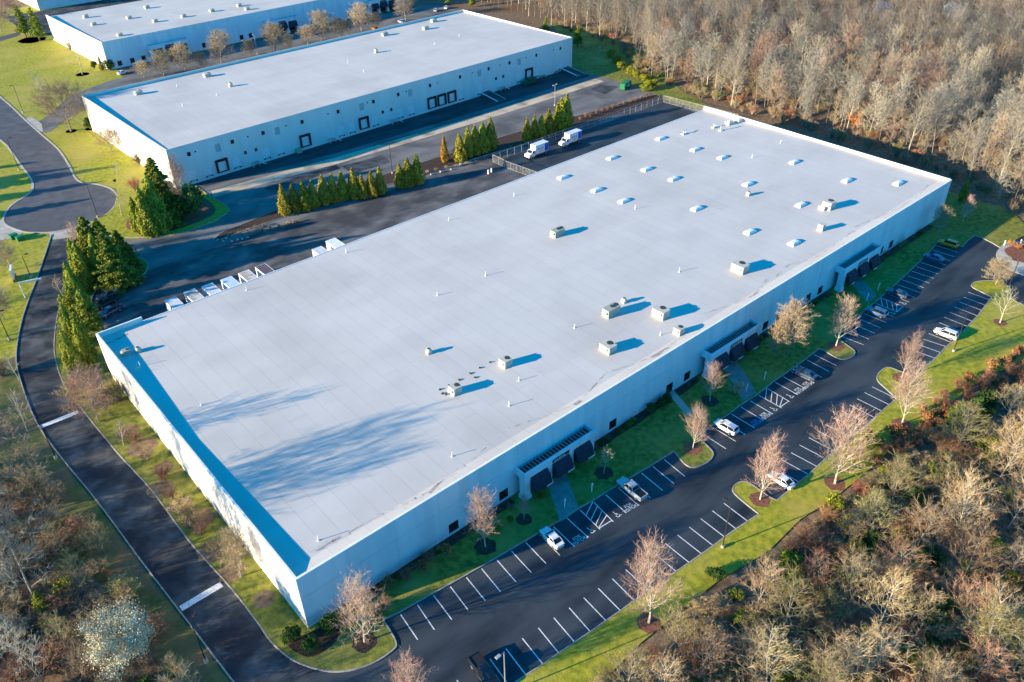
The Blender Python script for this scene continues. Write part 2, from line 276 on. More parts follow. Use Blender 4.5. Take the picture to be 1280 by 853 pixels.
# painted stripes
def stripe(a, b, w=0.13, name='parking_stripe', m=None, z=0.005, parent=None):
    a, b = Vector(a), Vector(b); d = (b-a).normalized(); n = Vector((-d.y,d.x))*w/2
    bb = MB().add([(a.x-n.x,a.y-n.y,z),(b.x-n.x,b.y-n.y,z),(b.x+n.x,b.y+n.y,z),(a.x+n.x,a.y+n.y,z)], [(0,1,2,3)])
    return bb.build(name, m or M['paint'], parent or lot)
S1 = [((10.96, -6.27), (10.35, -11.39)), ((13.68, -6.56), (13.0, -11.69)), ((16.37, -6.84), (15.8, -12.01)), ((19.12, -7.18), (18.49, -12.3)), ((21.87, -7.49), (21.32, -12.62)), ((24.56, -7.76), (23.96, -12.9)), ((27.31, -8.03), (26.74, -13.2)), ((30.05, -8.25), (29.56, -13.35)), ((32.79, -8.49), (32.32, -13.59)), ((35.48, -8.72), (34.93, -13.86)), ((38.16, -8.97), (37.78, -14.02)), ((40.98, -9.14), (40.62, -14.25)), ((43.75, -9.29), (43.16, -14.32)), ((46.6, -9.62), (45.87, -14.56)), ((49.23, -9.72), (48.74, -14.83)), ((51.95, -9.93), (51.35, -15.22)), ((54.63, -10.15), (54.06, -15.34)), ((57.34, -10.34), (56.84, -15.45)), ((59.96, -10.6), (59.42, -15.78)), ((62.7, -10.74), (62.08, -15.96))]
S2 = [((72.83, -11.18), (72.66, -16.31)), ((75.56, -11.18), (75.5, -16.24)), ((78.34, -11.18), (78.22, -16.29)), ((81.06, -11.28), (80.94, -16.39)), ((84.01, -11.12), (83.83, -16.4)), ((86.77, -11.26), (86.61, -16.35)), ((89.33, -11.4), (89.28, -16.36)), ((92.29, -11.3), (91.97, -16.45)), ((95.01, -11.16), (94.85, -16.45)), ((97.64, -11.23), (97.56, -16.36)), ((100.28, -11.27), (100.26, -16.55)), ((103.08, -11.29), (102.93, -16.43)), ((105.85, -11.24), (105.64, -16.43)), ((108.48, -11.14), (108.45, -16.35))]
S3 = [((118.28, -11.13), (118.81, -15.89)), ((121.25, -10.83), (121.5, -15.81)), ((124.3, -10.55), (124.38, -15.62)), ((127.01, -10.29), (127.11, -15.47)), ((129.68, -10.18), (129.89, -15.32)), ((132.51, -9.93), (133.11, -15.13)), ((135.33, -9.79), (135.49, -14.9)), ((138.32, -9.57), (138.38, -14.7)), ((140.95, -9.4), (141.13, -14.48)), ((143.62, -9.23), (143.88, -14.29)), ((146.29, -9.01), (146.67, -14.0)), ((149.17, -8.66), (149.31, -13.8)), ((151.79, -8.58), (152.16, -13.56)), ((154.47, -8.23), (154.93, -13.37)), ((157.3, -7.97), (157.59, -13.04)), ((159.92, -7.75), (160.38, -12.77)), ((162.52, -7.38), (163.01, -12.6)), ((165.3, -7.13), (165.76, -12.21)), ((167.93, -6.78), (168.42, -11.88)), ((170.82, -6.32), (171.18, -11.69))]
T = [((10.66, -19.6), (9.94, -24.71)), ((13.32, -19.81), (12.58, -24.95)), ((15.86, -20.09), (15.17, -25.2)), ((18.46, -20.37), (17.81, -25.48)), ((21.17, -20.65), (20.54, -25.8)), ((23.92, -20.91), (23.25, -26.0)), ((26.64, -21.15), (26.02, -26.25)), ((29.4, -21.38), (28.78, -26.5)), ((32.14, -21.59), (31.66, -26.74)), ((34.87, -21.82), (34.37, -26.95)), ((37.64, -22.02), (37.09, -27.12)), ((40.31, -22.22), (39.94, -27.35)), ((43.02, -22.48), (42.72, -27.59)), ((45.81, -22.69), (45.53, -27.8)), ((48.48, -22.89), (48.27, -28.04)), ((51.18, -23.06), (50.96, -28.25)), ((53.8, -23.26), (53.52, -28.44)), ((56.52, -23.35), (56.21, -28.55)), ((59.24, -23.55), (58.86, -28.74)), ((61.93, -23.76), (61.51, -29.02)), ((74.65, -24.34), (74.99, -29.59)), ((77.38, -24.4), (77.68, -29.64)), ((80.11, -24.31), (80.38, -29.57)), ((82.88, -24.2), (83.12, -29.46)), ((85.74, -24.22), (85.95, -29.48)), ((88.51, -24.29), (88.68, -29.55)), ((91.08, -24.34), (91.22, -29.61)), ((93.85, -24.31), (93.95, -29.58)), ((96.67, -24.28), (96.74, -29.56)), ((99.26, -24.31), (99.3, -29.59)), ((101.93, -24.26), (101.95, -29.55)), ((104.66, -24.21), (104.65, -29.5)), ((107.32, -24.28), (107.28, -29.57)), ((124.35, -23.65), (124.94, -28.39)), ((127.01, -23.44), (127.64, -28.23)), ((129.59, -23.26), (130.47, -27.99)), ((132.43, -23.04), (132.69, -28.09)), ((135.16, -22.83), (135.33, -27.96)), ((138.0, -22.66), (138.01, -27.82)), ((140.8, -22.4), (140.86, -27.63)), ((143.58, -22.23), (143.6, -27.44)), ((146.4, -21.96), (146.5, -27.27)), ((149.18, -21.77), (149.32, -26.89)), ((151.87, -21.53), (151.96, -26.61)), ((154.63, -21.22), (154.85, -26.18))]
for a, b in S1+S2+S3+T:
    a, b = Vector(a), Vector(b); d = (b-a).normalized()
    stripe(a + d*0.35, a + d*5.35, 0.15)
def symbol(c, d):
    """wheelchair symbol painted at c; d points out of the stall"""
    d = Vector(d); r = Vector((-d.y, d.x)); c = Vector(c); b = MB()
    def P(u, v): p = c - d*v + r*u; return (p.x, p.y, 0.0055)
    n = 14
    for i in range(n):
        t0, t1 = R(150)+R(260)*i/n, R(150)+R(260)*(i+1)/n
        b.add([P(.36*math.cos(t0),-.25+.36*math.sin(t0)),P(.36*math.cos(t1),-.25+.36*math.sin(t1)),P(.25*math.cos(t1),-.25+.25*math.sin(t1)),P(.25*math.cos(t0),-.25+.25*math.sin(t0))],[(0,1,2,3)])
    def ln(p, q, w=.12):
        p, q = Vector(p), Vector(q); e = (q-p).normalized(); m = Vector((-e.y,e.x))*w/2
        b.add([P(*(p-m)),P(*(q-m)),P(*(q+m)),P(*(p+m))],[(0,1,2,3)])
    ln((-.12,.5),(-.08,-.05)); ln((-.1,.2),(.22,.2),.1); ln((-.1,-.02),(.28,-.06)); ln((.26,-.04),(.42,-.5)); ln((.40,-.48),(.58,-.42),.1)
    b.add([P(-.14+.13*math.cos(k*R(45)),.68+.13*math.sin(k*R(45))) for k in range(8)],[tuple(range(8))])
    b.build('accessible_symbol', M['paint'], lot)
def words(c, d, lines, m):
    cu = bpy.data.curves.new('lettering', 'FONT'); cu.body = lines; cu.align_x = 'CENTER'; cu.align_y = 'CENTER'; cu.size = 0.78; cu.space_line = 0.85
    t = bpy.data.objects.new('lettering', cu); COL.objects.link(t)
    bpy.context.view_layer.update(); me = bpy.data.meshes.new_from_object(t.evaluated_get(bpy.context.evaluated_depsgraph_get())); bpy.data.objects.remove(t)
    me.materials.clear(); me.materials.append(m); o = link('lettering', me, lot, (c[0],c[1],0.0062), math.atan2(d[1],d[0])+R(90)); o.scale = (1.0,1.15,1)
def stall(S, i):
    (a0,b0),(a1,b1) = S[i], S[i+1]; a = (Vector(a0)+Vector(a1))/2; b = (Vector(b0)+Vector(b1))/2; return a, (b-a).normalized()
def hatch(S, i):
    (a0,b0),(a1,b1) = S[i], S[i+1]; a0,b0,a1,b1 = map(Vector,(a0,b0,a1,b1))
    stripe(b0, b1, 0.15, 'hatch_stripe', z=0.0062)
    for t in (0.02,.26,.50,.74):
        p = a1.lerp(b1, t); q = a0.lerp(b0, t+0.24) if t+0.24 < 1 else b0
        stripe(a0.lerp(b0, min(.98,t+.34)), a1.lerp(b1, max(.0,t)), 0.13, 'hatch_stripe', z=0.0062)
for S, i in ((S1,12),(S2,6),(S3,6)):
    hatch(S, i)
    for j in (i-1, i+1):
        a, d = stall(S, j); symbol(a + d*4.6, d)
a, d = stall(S1, 10); words(a+d*4.7, d, 'FOR\nVISITORS', M['paint'])
a, d = stall(S1, 14); words(a+d*4.7, d, 'FOR\nVISITORS', M['paint'])
for j, m in ((4,'paint'),(3,'paint_blue'),(8,'paint'),(9,'paint')):
    a, d = stall(S2, j); words(a+d*4.7, d, 'FOR\nVISITORS', M[m])
# walks from the lot to the three entrances, laid as slabs of concrete
walks = []
for k, (u0, x1) in enumerate((((41.59, -9.4),46.0),((87.53, -10.9),93.8),((136.09, -8.78),141.5))):
    y0 = u0[1]; w = tag(link('walk', None), kind='structure'); x0 = u0[0]; n = 4
    for i in range(n):
        t0, t1 = i/n, (i+1)/n
        xa, xb = x0+(x1-x0)*t0, x0+(x1-x0)*t1; ya, yb = y0+(-1.6-y0)*t0, y0+(-1.6-y0)*t1-0.04
        MB().prism([(xa-2.1,ya),(xa+2.1,ya),(xb+2.1,yb),(xb-2.1,yb)], 0.0, 0.125).build('walk_slab', M['walk'] if 'walk' in M else M['concrete'], w)
p0 = (75.01, -6.71)
w = tag(link('walk', None), kind='structure')
MB().prism([(77,-0.1),(78.6,-0.1),(p0[0]+1,p0[1]),(p0[0]-.6,p0[1])], 0.0, 0.124).build('walk_slab', M['concrete'], w)
# mulch along the long front wall, broken where the entrances stand
for x0, x1 in ((6,37),(55,85),(104,132),(151,180)):
    pts = [(x0,-0.02),(x1,-0.02)]; n = 10
    pts += [(x1-(x1-x0)*i/n, -1.5-0.5*random.random()) for i in range(n+1)]
    bed('planting_bed', pts)
def disc(c, r, m='mulch', z=0.116):
    pts = [(c[0]+r*(1+.12*math.sin(3*i+c[0]))*math.cos(i*R(24)), c[1]+r*(1+.12*math.cos(2*i+c[1]))*math.sin(i*R(24))) for i in range(15)]
    return slab('mulch_ring', pts, 0.0, z, M[m])
# loading courts behind the long warehouse and before the second one
sheet('loading_court', [(-8,70),(207.5,70),(207.5,113),(160,119),(20,119),(-8,110)], 0.0, M['asphalt_old'])
sheet('fenced_yard', [(127,77),(204,77),(205,108.4),(160,108.6),(126,108.4)], 0.005, M['asphalt'])
sheet('second_court', [(14.79, 149.75), (18.56, 150.01), (22.28, 136.58), (33.17, 129.42), (45.07, 128.97), (51.42, 133.71), (50.78, 147.92), (51.36, 160.45), (49.78, 161.95)] + [(212,161.5)] + [(209.71, 152.02), (210.89, 141.51), (210.86, 123.17), (207.36, 111.36), (184.22, 112.63), (128.62, 112.98), (73.89, 115.29), (45.27, 115.05), (21.64, 115.72), (12.75, 120.34), (5.89, 129.33)], 0.004, M['asphalt_grey'])
sheet('dock_apron', [(52.74, 149.06), (93.75, 145.87), (149.18, 144.34), (207.15, 145.18), (207.26, 140.19), (145.14, 139.41), (90.86, 141.13), (51.37, 144.41)], 0.009, M['concrete_tan'])
sheet('dock_asphalt', [(49.36, 159.19), (103.05, 161.18), (165.22, 163.91), (211.0, 162.75), (208.61, 148.75), (152.05, 147.84), (95.49, 148.74), (53.15, 153.26)], 0.0085, M['asphalt'])
for k, pts in enumerate(([(196.43, 137.3), (204.12, 138.46), (206.17, 131.73), (196.65, 129.32)], [(90.08, 138.44), (103.97, 137.44), (102.53, 130.87), (88.96, 131.18)], [(65.0, 140.48), (89.3, 140.89), (88.57, 137.34), (65.13, 135.83)])):
    sheet('asphalt_patch', pts, 0.013, M['asphalt_road'])
# tree bed between the two courts, and the island by the turning circle
BED = smooth([(40.0, 118.78), (43.77, 118.87), (57.62, 119.13), (81.06, 118.53), (104.28, 115.79), (128.73, 114.67), (153.08, 112.06), (183.04, 111.54), (205.45, 111.98), (206.77, 116.9), (181.02, 119.15), (150.38, 122.73), (119.3, 123.68), (92.89, 124.21), (64.11, 124.51), (48.97, 122.73), (43.17, 121.88)], 4, True)
slab('tree_bed', BED, -0.05, 0.14, M['mulch'])
kerb(BED + BED[:1], 0.16, 0.15)
ISL2 = smooth([(19.2, 150.69), (20.45, 143.19), (23.07, 137.66), (33.35, 129.86), (41.88, 129.38), (50.04, 132.27), (51.5, 136.41), (50.99, 146.24), (50.75, 157.87), (49.73, 163.59), (55.08, 187.87), (41.68, 191.58), (31.05, 163.99), (27.3, 156.66), (22.54, 153.19)], 4, True)
slab('island_lawn', ISL2, -0.05, 0.10, M['grass'])
kerb(smooth([(19.36, 148.62), (20.45, 143.19), (23.07, 137.66), (33.35, 129.86), (41.88, 129.38), (50.04, 132.27), (51.5, 136.41), (50.99, 146.24), (50.9, 155.39)], 4))
bed('planting_bed', smooth([(26.01, 142.38), (29.21, 135.59), (34.26, 132.11), (45.04, 132.94), (49.04, 138.74), (48.87, 153.48), (45.8, 166.53), (32.47, 152.97)], 3, True), 0.115, M['mulch_red'])
# street with its turning circle
ST_R = smooth([(29.81, 365.43), (30.39, 287.78), (30.48, 272.49), (30.14, 253.95), (30.06, 233.45), (30.04, 214.94), (28.26, 197.53), (26.71, 187.16), (27.11, 181.56), (29.96, 176.96), (31.79, 171.19), (31.13, 163.91), (27.3, 156.66), (22.54, 153.19), (17.29, 151.97), (11.01, 153.3), (7.24, 156.21), (4.75, 159.48), (2.51, 167.02), (3.46, 172.74), (6.96, 179.14), (12.67, 183.97), (15.26, 188.71), (16.64, 196.74), (17.44, 212.05), (18.27, 226.22), (18.25, 237.67), (14.83, 291.43)], 5)
sheet('street', ST_R, 0.002, M['asphalt_blue'])
kerb(ST_R, 0.55, 0.07, M['concrete'])
sheet('concrete_apron', [(9.61, 153.99), (17.13, 151.99), (20.33, 153.54), (19.36, 147.35), (14.37, 146.42), (9.29, 148.74)], 0.012, M['concrete'])
sheet('concrete_apron', [(-3.76, 180.22), (2.85, 169.98), (2.8, 164.17), (5.0, 158.93), (2.4, 156.42), (-7.75, 161.7)], 0.012, M['concrete'])
sheet('lane', [(30.23, 244.96), (36.68, 251.03), (49.23, 268.1), (57.6, 273.2), (67.33, 277.64), (79.49, 280.43), (81.36, 268.19), (55.32, 257.04), (45.6, 247.03), (32.86, 233.88), (29.97, 234.57)], -0.008, M['asphalt_grey'])
sheet('concrete_apron', [(30.03, 254.05), (32.87, 254.72), (33.19, 244.3), (31.24, 235.44), (30.05, 237.64)], 0.006, M['concrete'])
sheet('third_court', [(70,226),(240,230),(240,292),(80,291)], -0.012, M['asphalt_grey'])
sheet('far_court', [(66,372),(230,378),(230,432),(66,428)], -0.012, M['asphalt_road'])
sheet('side_road', [(47.15, 385.24), (54.23, 386.12), (63.73, 388.92), (62.02, 382.34), (51.91, 376.55), (44.29, 372.72)], 0.0, M['asphalt_blue'])
# worn verge along the left of the drive
sheet('verge', [(-14.93, 60.74), (-13.77, 44.73), (-12.96, 27.53), (-12.28, 14.97), (-11.4, -0.64), (-17.46, 2.21), (-18.3, 18.41), (-19.47, 31.77), (-20.55, 48.01), (-23.95, 63.54), (-27.78, 81.05), (-21.46, 98.13), (-12.31, 98.99), (-15.34, 74.25)], -0.03, M['verge'])
for c_, r_ in (((-3.64, 59.04),2.0),((-2.42, 45.3),1.6),((-2.79, 29.62),2.4),((-3.56, 16.43),2.0),((-2.34, 8.6),1.6),((-3.69, 71.57),2.6),((-4.95, 40.65),2.2),((-3.92, 34.84),2.0),((-3.29, 52.94),2.6),((-4.16, 22.08),2.2)): disc(c_, r_, 'litter')

# ================================================================ BUILDINGS
LEN, DEP, TOP = 186.7, 78.0, 10.38
def split(L, n, holes, gap=0.35):
    out = [0.0]
    for i in range(1, n):
        x = L*i/n
        for h in holes:
            if h[0]-gap < x < h[1]+gap: x = h[0]-gap if x < (h[0]+h[1])/2 else h[1]+gap
        out.append(x)
    return out + [L]
def front_panels(parent, L, z1, holes, n, m, reveal=6.3, name='wall_panel'):
    bx = split(L, n, holes)
    for a, c in zip(bx[:-1], bx[1:]):
        hs = [h for h in holes if a <= h[0] and h[1] <= c]
        b = MB(); g = 0.012
        if reveal:
            wallgrid(b, a+g, c-g, 0.0, reveal-0.05, [h for h in hs if h[3] < reveal], 0.0, 0.16)
            wallgrid(b, a+g, c-g, reveal+0.05, z1, [h for h in hs if h[2] > reveal], 0.0, 0.16)
            b.box((a+g,0.05,reveal-0.06),(c-g,0.16,reveal+0.06))
        else: wallgrid(b, a+g, c-g, 0.0, z1, hs, 0.0, 0.16)
        b.build(name, m, parent, fix=False)
def window(parent, x, z, w, h, y=0.1, nx=2, nz=2):
    b = MB(); t = 0.07
    b.box((x-w/2,y-.02,z-h/2),(x-w/2+t,y+.05,z+h/2)); b.box((x+w/2-t,y-.02,z-h/2),(x+w/2,y+.05,z+h/2))
    b.box((x-w/2+t,y-.018,z-h/2),(x+w/2-t,y+.048,z-h/2+t)); b.box((x-w/2+t,y-.018,z+h/2-t),(x+w/2-t,y+.048,z+h/2))
    for i in range(1, nx): xx = x-w/2+w*i/nx; b.box((xx-.03,y-.015,z-h/2+t),(xx+.03,y+.045,z+h/2-t))
    for i in range(1, nz): zz = z-h/2+h*i/nz; b.box((x-w/2+t,y-.012,zz-.03),(x+w/2-t,y+.042,zz+.03))
    f = b.build('window', M['frame_dark'], parent)
    MB().box((x-w/2+.01,y+.055,z-h/2+.01),(x+w/2-.01,y+.07,z+h/2-.01)).build('pane', M['glass'], f)
    return f
def roof_mesh(L, prof, x0=0.3, x1=None):
    b = MB(); x1 = L-0.3 if x1 is None else x1; nx = 24; n = len(prof)
    vs = [(x0+(x1-x0)*i/nx, y, z) for i in range(nx+1) for y, z in prof]
    b.add(vs, [(i*n+k, (i+1)*n+k, (i+1)*n+k+1, i*n+k+1) for i in range(nx) for k in range(n-1)])
    return b
def roof_z(prof, y):
    for (a, za), (c, zc) in zip(prof[:-1], prof[1:]):
        if a <= y <= c: return za+(zc-za)*(y-a)/(c-a)
    return prof[-1][1]
def portico(parent, x0, w=16.0, d=2.3, top=6.0, bz=4.5, pier_w=1.25):
    p = empty('portico', (x0,0,0)); p.parent = parent
    b = MB(); t = 0.22
    b.box((0,-d,bz),(w,-d+t,top)); b.box((0,-d+t+.002,bz),(t,-.003,top-.003)); b.box((w-t,-d+t+.002,bz),(w,-.003,top-.003))
    b.box((-.12,-d-.12,top-.42),(w+.12,-d,top-.22)); b.box((-.12,-d,top-.42),(0,-.003,top-.22)); b.box((w,-d,top-.42),(w+.12,-.003,top-.22))
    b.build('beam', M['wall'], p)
    MB().box((t+.003,-d+t+.003,bz+.35),(w-t-.003,-.003,bz+.45)).build('ceiling', M['frame_dark'], p)
    n = 22
    for i in range(n):
        xx = t+.3+(w-2*t-.6)*i/(n-1)
        MB().box((xx-.06,-d+t+.004,bz+.75),(xx+.06,-.004,bz+.95)).build('slat', M['slat'], p)
    xs = [pier_w/2+(w-pier_w)*i/3 for i in range(4)]
    for i, x in enumerate(xs):
        b = MB(); a = pier_w/2 if i in (0,3) else 0.55
        y0, y1 = -d+.002, -d+1.25
        b.box((x-a,y0,0.9),(x+a,y1,bz-.002)); b.box((x-a-.15,y0-.15,0),(x+a+.15,y1+.15,0.9))
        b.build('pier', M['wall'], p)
    for i in range(3):
        a, c = xs[i]+.62, xs[i+1]-.62; b = MB()
        y0, z0, y1, z1 = -d-.02, bz-.05, -d-1.3, bz-2.15
        ym, zm = -d-.75, bz-.75
        vs = []
        for x in (a, c): vs += [(x,y0,z0),(x,ym,zm),(x,y1,z1),(x,y1,z1-.28),(x,y0,z1-.28)]
        b.add(vs, [(0,1,6,5),(1,2,7,6),(2,3,8,7),(0,4,3,2,1),(5,6,7,8,9)])
        b.build('awning', M['awning'], p)
        MB().box((xs[i]+.6,-.6,0.3),(xs[i+1]-.6,-.5,bz-.05)).build('storefront_glass', M['glass'], p)
    m = (xs[1]+xs[2])/2
    s = MB().box((m-1.9,-d-.07,bz+.1),(m+1.9,-d-.004,bz+.72)).build('sign', M['frame_dark'], p)
    return p, s
def cut_marks(s, x0, z, n, w, h, y, seed):
    """pale letter-like strokes of a sign too small to read"""
    rr = random.Random(seed); b = MB(); x = x0
    for i in range(n):
        k = rr.random()
        b.box((x,y-.02,z),(x+.07,y,z+h)); b.box((x+.075,y-.02,z+h-.08),(x+w*.62,y,z+h))
        if k > .4: b.box((x+.075,y-.02,z),(x+w*.62,y,z+.08))
        if k < .7: b.box((x+w*.62-.07,y-.02,z+.085),(x+w*.62,y,z+h-.085))
        x += w
    return b

# ---- the long warehouse
wh = empty('long_warehouse', (0,0,0), 0, 'huge white flat-roofed warehouse with three awninged entrances along the striped parking lot', 'warehouse')
WIN = [25.7,35.9,61.6,82.4,108.1,113.0,119.2,124.2,128.9,155.6,160.3]
holes = [(x-.95,x+.95,0.55,2.55) for x in WIN] + [(76.2,78.2,0.12,2.5)]
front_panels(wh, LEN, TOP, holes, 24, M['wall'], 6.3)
for x in WIN: window(wh, x, 1.55, 1.9, 2.0)
window(wh, 77.2, 1.31, 2.0, 2.38, nz=1)['label'] = 'glazed side door'
MB().box((.02,.165,-.2),(LEN-.02,.3,TOP-.01)).build('wall_core', M['core'], wh)
PROF = [(.3,10.12),(2.6,9.62),(36,9.93),(77.9,9.34)]
roof = roof_mesh(LEN, PROF).build('roof', M['roof'], wh)
for i in range(10):     # end walls of panels
    y0, y1 = .302+(DEP-.302)*i/10+.012, .302+(DEP-.302)*(i+1)/10-.012
    MB().box((0,y0,-.2),(.29,y1,TOP-.002)).build('end_panel', M['wall_w'], wh)
    MB().box((LEN-.29,y0,-.2),(LEN,y1,TOP+.1)).build('end_panel', M['wall_w'], wh)
for i in range(24):
    x0, x1 = .3+(LEN-.6)*i/24+.01, .3+(LEN-.6)*(i+1)/24-.01
    MB().box((x0,77.75,-.2),(x1,78.0,9.33)).build('rear_panel', M['wall_w'], wh)
MB().box((.3,77.72,9.345),(8.8,77.98,TOP)).build('rear_parapet', M['wall_w'], wh)
b = MB(); b.box((-.03,-.05,TOP),(LEN+.03,.32,TOP+.07)); b.box((-.03,.321,TOP),(.33,DEP,TOP+.07)); b.box((.331,77.7,TOP),(8.82,DEP,TOP+.07))
b.build('coping', M['white'], wh)
MB().box((LEN-.33,.321,TOP+.1),(LEN+.03,DEP+.02,TOP+.18)).build('coping', M['white'], wh)
MB().box((8.83,77.9,9.30),(LEN-.34,78.1,9.42)).build('gutter', M['white'], wh)
for k, (x0, n) in enumerate(((38.4,5),(86.1,6),(133.7,6))):
    p, s = portico(wh, x0)
    b = cut_marks(s, 6.5, 4.68, n, .52, .36, -2.372, k); tag(b.build('sign_lettering', M['white'], p), kind='stuff')
    bb = MB().box((6.0,-2.39,4.5),(10.0,-2.372,4.56)); bb.build('sign_rule', M['white'], p)
# skylights, pipes and dirt are pieces of the roof
def skylight(parent, c, z, rz=0):
    b = MB(); w, l, h = .75, 1.45, .42
    def ring(f, zz): return [(-l*f,-w*f,zz),(l*f,-w*f,zz),(l*f,w*f,zz),(-l*f,w*f,zz)]
    b.loft([ring(1.08,-.05),ring(1.08,.22),ring(1.0,.23),ring(.93,.38),ring(.74,.52),ring(.45,.58)])
    return b.build('skylight', M['white'], parent, (c[0],c[1],z), rz)
SKY = [(157.33, 70.91), (136.49, 70.71), (137.13, 58.68), (137.23, 49.48), (117.51, 70.57), (117.94, 58.65), (117.97, 49.38), (157.53, 58.48), (157.98, 49.62), (168.88, 34.19), (148.06, 34.22), (168.44, 18.37), (176.4, 8.76), (147.51, 18.49), (127.32, 34.24), (126.68, 18.45), (129.51, 8.73)]
for c in SKY: skylight(roof, c, roof_z(PROF, c[1]))
PIPES = [(57.22, 45.29), (69.5, 44.67), (69.43, 17.9), (50.72, 12.83), (44.9, 8.77), (30.21, 5.49), (79.69, 5.31), (100.71, 17.92), (53.53, 74.54), (29.42, 74.76), (6.21, 44.14), (5.94, 4.59), (100.7, 71.0), (80.22, 71.4), (116.65, 44.56), (163.73, 44.02), (178.59, 44.83), (2.72, 62.81)]
for i, c in enumerate(PIPES):
    z = roof_z(PROF, c[1]); b = MB(); h = .8+.35*((i*37)%10)/10
    b.tube((0,0,-.02),(0,0,.12),.17,.13,10).tube((0,0,.12),(0,0,h),.06,.06,10)
    b.build('vent_pipe', M['white'], roof, (c[0],c[1],z))
def ribbon(pts, w, m, seed, gap=0.25, zf=PROF):
    rr = random.Random(seed); P = [Vector(p) for p in pts]; b = MB()
    for a, c in zip(P[:-1], P[1:]):
        n = max(1, int((c-a).length/1.1)); d = (c-a).normalized(); nn = Vector((-d.y,d.x))
        for i in range(n):
            if rr.random() < gap: continue
            s = a.lerp(c, i/n)+nn*rr.uniform(-.12,.12); e = a.lerp(c, (i+1+rr.uniform(-.2,.3))/n)+nn*rr.uniform(-.12,.12)
            w0, w1 = w*rr.uniform(.15,1), w*rr.uniform(.15,1)
            q = [s+nn*w0, s-nn*w0*.6, e-nn*w1, e+nn*w1*.6]
            b.add([(v.x, v.y, roof_z(zf, min(77.8,max(.31,v.y)))+.012) for v in q], [(0,1,2,3)])
    return b
DIRT = [[(3.98, 3.54), (6.36, 3.3), (8.78, 3.06), (15.65, 2.71), (22.95, 1.53), (26.67, 2.37), (33.02, 3.0), (41.12, 4.57), (53.46, 1.31)], [(54.54, 1.77), (59.17, 2.87), (63.81, 4.21)], [(64.8, 3.79), (69.42, 2.62), (74.23, 1.18), (79.02, 1.93), (82.91, 2.25)], [(91.71, 4.29), (98.51, 2.78), (104.14, 1.68), (107.72, 2.6), (112.8, 4.05)], [(114.23, 3.17), (120.26, 4.03), (127.25, 1.82), (144.82, 2.92)], [(146.28, 3.75), (155.96, 2.61), (162.17, 1.49), (172.16, 1.95), (182.26, 3.3)]]
for k, s in enumerate(DIRT):
    tag(ribbon(s, .55, None, k, .2).build('grime_streak', M['dirt2'], roof, (0,0,-.004), fix=False), kind='stuff')
    tag(ribbon(s, .12, None, k+50, .62).build('dirt_streak', M['dirt'], roof, fix=False), kind='stuff')
for k, s in enumerate([[(22.82, 1.36), (24.61, 1.96), (25.94, 2.34)], [(53.04, 1.41), (54.39, 1.61)], [(72.85, 1.45), (77.49, 1.6)], [(103.06, 1.84), (106.16, 1.9)], [(4.78, 3.2), (8.46, 2.95)], [(-0.35, 75.02), (2.27, 74.78), (5.11, 75.49)]]):
    tag(ribbon(s, .5, None, k+90, .05).build('dirt_streak', M['dirt'], roof, (0,0,.004), fix=False), kind='stuff')

# ---- roof plant, each a thing standing on a roof
def rtu(c, z, sx, sy, h, label, m='unit', rz=0, fan=1, hood=True, group='units on the long warehouse roof'):
    o = empty('rooftop_unit', (c[0],c[1],z), rz, label, 'roof unit', group)
    b = MB(); b.box((-sx/2-.08,-sy/2-.08,-.1),(sx/2+.08,sy/2+.08,.25)); b.build('kerb_base', M['metal'], o)
    b = MB(); b.box((-sx/2,-sy/2,.25),(sx/2,sy/2,h-.05)); b.box((-sx/2-.05,-sy/2-.05,h-.05),(sx/2+.05,sy/2+.05,h)); b.build('casing', M[m], o)
    for i in range(fan):
        x = sx*.25 if fan == 1 else sx*(.1+.3*i)
        b = MB(); rr = min(sy,sx)*.3; b.tube((x,0,h),(x,0,h+.08),rr,rr,14); b.build('fan_grille', M['fan'], o)
    if hood:
        b = MB(); b.add([(-sx/2-.02,-sy*.35,h*.9),(-sx/2-.02,sy*.35,h*.9),(-sx/2-.55,sy*.35,h*.55),(-sx/2-.55,-sy*.35,h*.55),(-sx/2-.02,-sy*.35,h*.45),(-sx/2-.02,sy*.35,h*.45)],
              [(0,1,2,3),(3,2,5,4),(0,3,4),(1,5,2),(0,4,5,1)]); b.build('intake_hood', M[m], o)
    for i in range(3):
        b = MB().box((-sx*.3,-sy/2-.02,.45+i*.28),(sx*.3,-sy/2-.001,.6+i*.28)); 
        if .6+i*.28 < h-.1: b.build('louvre', M['slat'], o)
    return o
U = [((93.54, 47.66), 0), ((78.12, 16.48), 1), ((84.76, 9.55), 2), ((82.82, 3.41), 3), ((68.87, 8.63), 4), ((51.94, 17.81), 5), ((40.42, 17.72), 6), ((110.53, 9.66), 7), ((139.67, 8.2), 8), ((150.99, 13.19), 9), ((2.33, 68.5), 10)]
